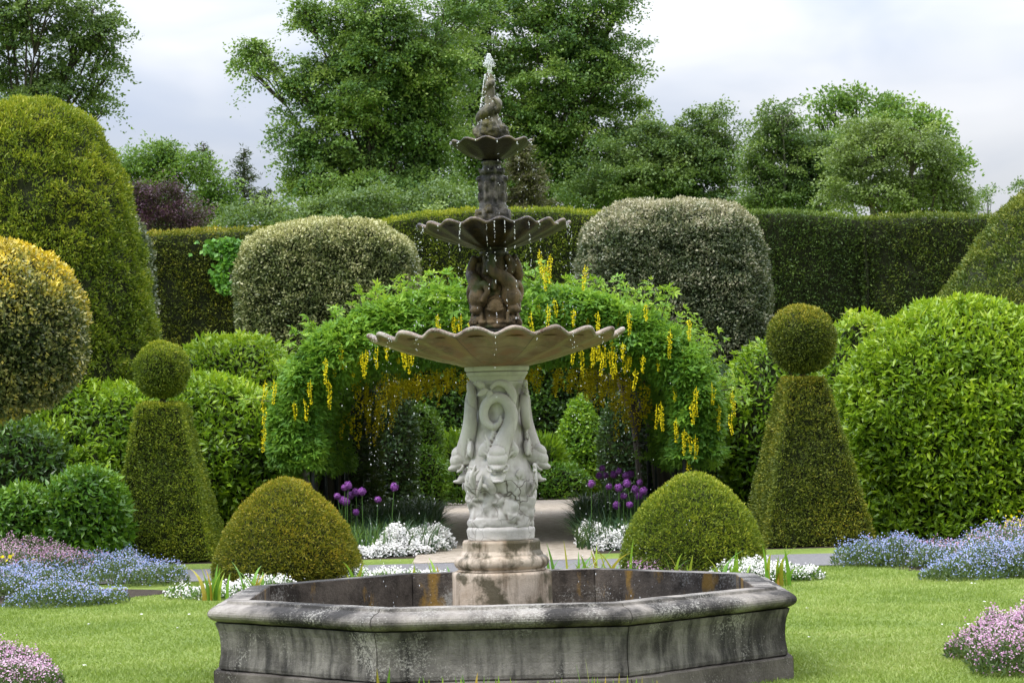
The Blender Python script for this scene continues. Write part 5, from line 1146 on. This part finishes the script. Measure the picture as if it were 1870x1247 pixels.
for sd_, lab in ((-1, 'sprawling clump of dark strappy daffodil leaves along the left side of the gravel path'), (1, 'sprawling clump of dark strappy daffodil leaves along the right side of the gravel path')):
    g = G(); 
    for j in range(15):
        y = 30.3 + j * .75; xc = XG + sd_ * (1.4 + .02 * j) ; V, F, r = blades(240, xc, y, .55, .5, .50, 1.1, R9, .010); g.add(V, F, r * .8)
        V, F, r = blades(60, xc + sd_ * .5, y - .3, .5, .4, .42, .6, R9, .008); g.add(V, F, r * .8)
    o = g.build('strappy_leaves', [M['strap_dark']]); tag(o, lab, 'foliage', kind='stuff')
    g = G(); V, F, r = blades(420, XG + sd_ * 1.95, 30.0, .55, .5, .42, .4, R9, .008); g.add(V, F, r)
    o = g.build('strappy_leaves', [M['strap']]); tag(o, 'upright fresh green bulb leaves %s of the path behind the yew dome' % ('left' if sd_ < 0 else 'right'), 'foliage', kind='stuff')
    g = G(); x_ = XG + sd_ * 2.6
    V, F, r = blades(2200, x_, 33.4, 1.0, 3.0, .22, .8, R9, .008, 3); g.add(V, F, r); o = g.build('ground_cover', [M['strap']]); tag(o, 'low green ground cover under the %s side of the arch' % ('left' if sd_ < 0 else 'right'), 'ground cover', kind='stuff')
# alliums
def allium_mesh(seed, h, r=.055):
    R = np.random.default_rng(seed); gs = G(); gs.add(*tube([(0, 0, 0), (.02 * R.normal(), .01, h * .5), (0, 0, h)], [.006, .005, .004], 6, 8), rnd=.6)
    V, F, q = blades(5, 0, 0, .02, .02, .3, 1.0, R, .012); gs.add(V, F, q)
    gh = G(); n = 150; v = nrm(R.normal(size=(n, 3))); c = v * r * R.uniform(.72, 1.05, (n, 1)) + [0, 0, h]
    for sc in (1,):
        A = nrm(np.cross(v, R.normal(size=(n, 3)))); B = np.cross(v, A); s = .0125
        K1 = np.stack([c + A * s, c + B * s * .5, c - A * s, c - B * s * .5], 1); K2 = np.stack([c + B * s, c + A * s * .5, c - B * s, c - A * s * .5], 1)
    V = np.concatenate([K1, K2]).reshape(-1, 3); gh.add(V, np.arange(n * 8).reshape(-1, 4), R.random(2 * n))
    gh.add(*blob((0, 0, h), (r * .6,) * 3, 10, 7), rnd=.2, smooth=True)
    return gs, gh
al = [(629, 890, 'left'), (650, 898, 0), (640, 904, 0), (616, 906, 0), (625, 913, 0), (632, 916, 0), (650, 935, 0), (661, 897, 0), (720, 889, 0), (690, 912, 0), (636, 886, 0),
      (1105, 868, 1), (1130, 860, 1), (1145, 882, 1), (1152, 866, 1), (1168, 881, 1), (1160, 893, 1), (1175, 896, 1), (1139, 905, 1), (1130, 890, 1), (1080, 883, 1), (1112, 888, 1), (1166, 905, 1), (1126, 922, 1), (1150, 921, 1), (1143, 868, 1), (1120, 866, 1), (1100, 855, 1), (1095, 868, 1)]
protoA = []
for i, (px, py, sde) in enumerate(al):
    d = 30.6 + rng.random() * 1.2 if py > 880 else 31.8 + rng.random() * 1.2
    if sde != 1: d = 30.3 + rng.random() * .9
    q = at(px, py, d)
    e = empty('allium', (q[0], d, 0)); gs, gh = allium_mesh(i, q[2], .054 if i % 3 else .044)
    gs.build('stem', [M['strap']], e); gh.build('flower_head', [M['petal_purple']], e)
    left = sde != 1
    tag(e, 'purple globe allium in the group left of the path behind the orange tipped yew dome' if left else 'purple globe allium in the group right of the path behind the greener yew dome', 'flower', 'alliums on the left of the path' if left else 'alliums on the right of the path')
for i, (px, py) in enumerate([(1165, 838), (1140, 842), (1118, 838), (735, 865), (745, 872)]):
    pass
# iris fans
def iris(px, py, d, n, h, seed, label, lean=.5, w=.020, hs=1.35, lo=.55):
    R = np.random.default_rng(seed); q = at(px, py, d); V, F, r = blades(n, 0, 0, .045 + n * .006, .05, h * hs, lean, R, w, 6, lo=lo)
    g = G(); g.add(V, F, r); o = g.build('iris_plant', [M['iris']]); o.location = (q[0], d, 0); return tag(o, label, 'iris', 'iris plants round the basin')
for i, (px, n, h, l) in enumerate([(1020, 9, .33, 'iris leaves standing just right of the pedestal behind the basin rim'), (1050, 11, .36, 'iris fan, second from the pedestal behind the right back of the basin'), (1085, 6, .32, 'thin upright iris leaves between two fuller fans behind the basin rim'), (1125, 14, .36, 'widest leaning iris fan behind the basin, left of the mauve flowers'), (1240, 9, .30, 'orange tinged iris leaves among the mauve flowers by the right dome'), (1340, 14, .30, 'iris leaves in white flowers in front of the right yew dome'), (1420, 12, .30, 'iris leaves in the white flowers right of the right yew dome'), (395, 12, .28, 'iris leaves in the white flowers left of the left yew dome'), (460, 8, .34, 'iris leaves in front of the left side of the left yew dome'), (640, 7, .30, 'iris leaves by the right foot of the left yew dome'), (748, 4, .34, 'single upright iris shoot behind the left back basin rim'), (790, 5, .27, 'short iris leaves close to the left of the pedestal behind the rim'), (815, 4, .26, 'reddish tipped iris leaves touching the left of the pedestal')]):
    iris(px, 1045, 22.9 + .25 * (i % 3) if 900 < px < 1300 or px > 700 and px < 900 else 23.0, n, h, 60 + i, l, .55 + .3 * (px == 1125))
for i, (px, py, n) in enumerate([(697, 1212, 2), (790, 1238, 3), (860, 1232, 4), (885, 1240, 3), (925, 1238, 3), (1061, 1205, 1), (1080, 1238, 3), (1120, 1236, 4), (1180, 1238, 3), (960, 1243, 3), (755, 1243, 2), (1010, 1242, 3)]):
    q = at(px, py, 13.35); iris(px, py, 13.35, n + 1, q[2] * 1.02, 90 + i, ['tall single iris bud spike in front of the left of the basin', 'small pair of iris tips low before the basin, left of centre', 'iris tips with orange ends in front of the basin centre', 'iris tips just right of the orange ended ones before the basin', 'iris leaf tips below the middle of the basin front', 'tallest green iris spike in front of the basin right of centre', 'iris tips right beside the tallest green spike', 'orange tipped iris leaves before the right of the basin', 'rightmost iris tips in front of the basin', 'short iris tips low in front of the basin centre right', 'short leftmost iris pair at the bottom before the basin', 'iris tips just left of the tallest green spike'][i], .12, .014, 1.0, .95)
# yellow wallflowers
def wallflower(px, pyt, d, label, n=120, seed=0):
    R = np.random.default_rng(seed); q = at(px, pyt, d); e = tag(empty('wallflower', (q[0], d, 0)), label, 'flower', 'yellow wallflowers at the edges'); H = q[2]
    g = G(); 
    for k in range(9):
        a = R.uniform(0, 6.28); g.add(*tube([(0, 0, 0), (.07 * math.cos(a), .07 * math.sin(a), H * .6), (.16 * math.cos(a), .12 * math.sin(a), H * R.uniform(.75, 1))], [.006, .005, .003], 5), rnd=.5)
    V, F, r = blades(60, 0, 0, .12, .12, H * .8, .6, R, .010); g.add(V, F, r); g.build('leaves', [M['strap']], e)
    P = R.normal(size=(n, 3)) * [.12, .1, .05] + [0, 0, H * .95]; V, F, k = leaves(P, nrm(R.normal(size=(n, 3))), .045, .04, (.5, .3, .8), (0, .3, 1)); g = G(); g.add(V, F, R.random(n)); tag(g.build('blossom', [M['petal_yellow']], e), kind='stuff')
wallflower(1862, 950, 27.4, 'yellow wallflower at the right edge before the big laurel', n=45, seed=1)
wallflower(-2, 1018, 26.2, 'yellow wallflower at the left edge behind the forget me nots', n=26, seed=2)
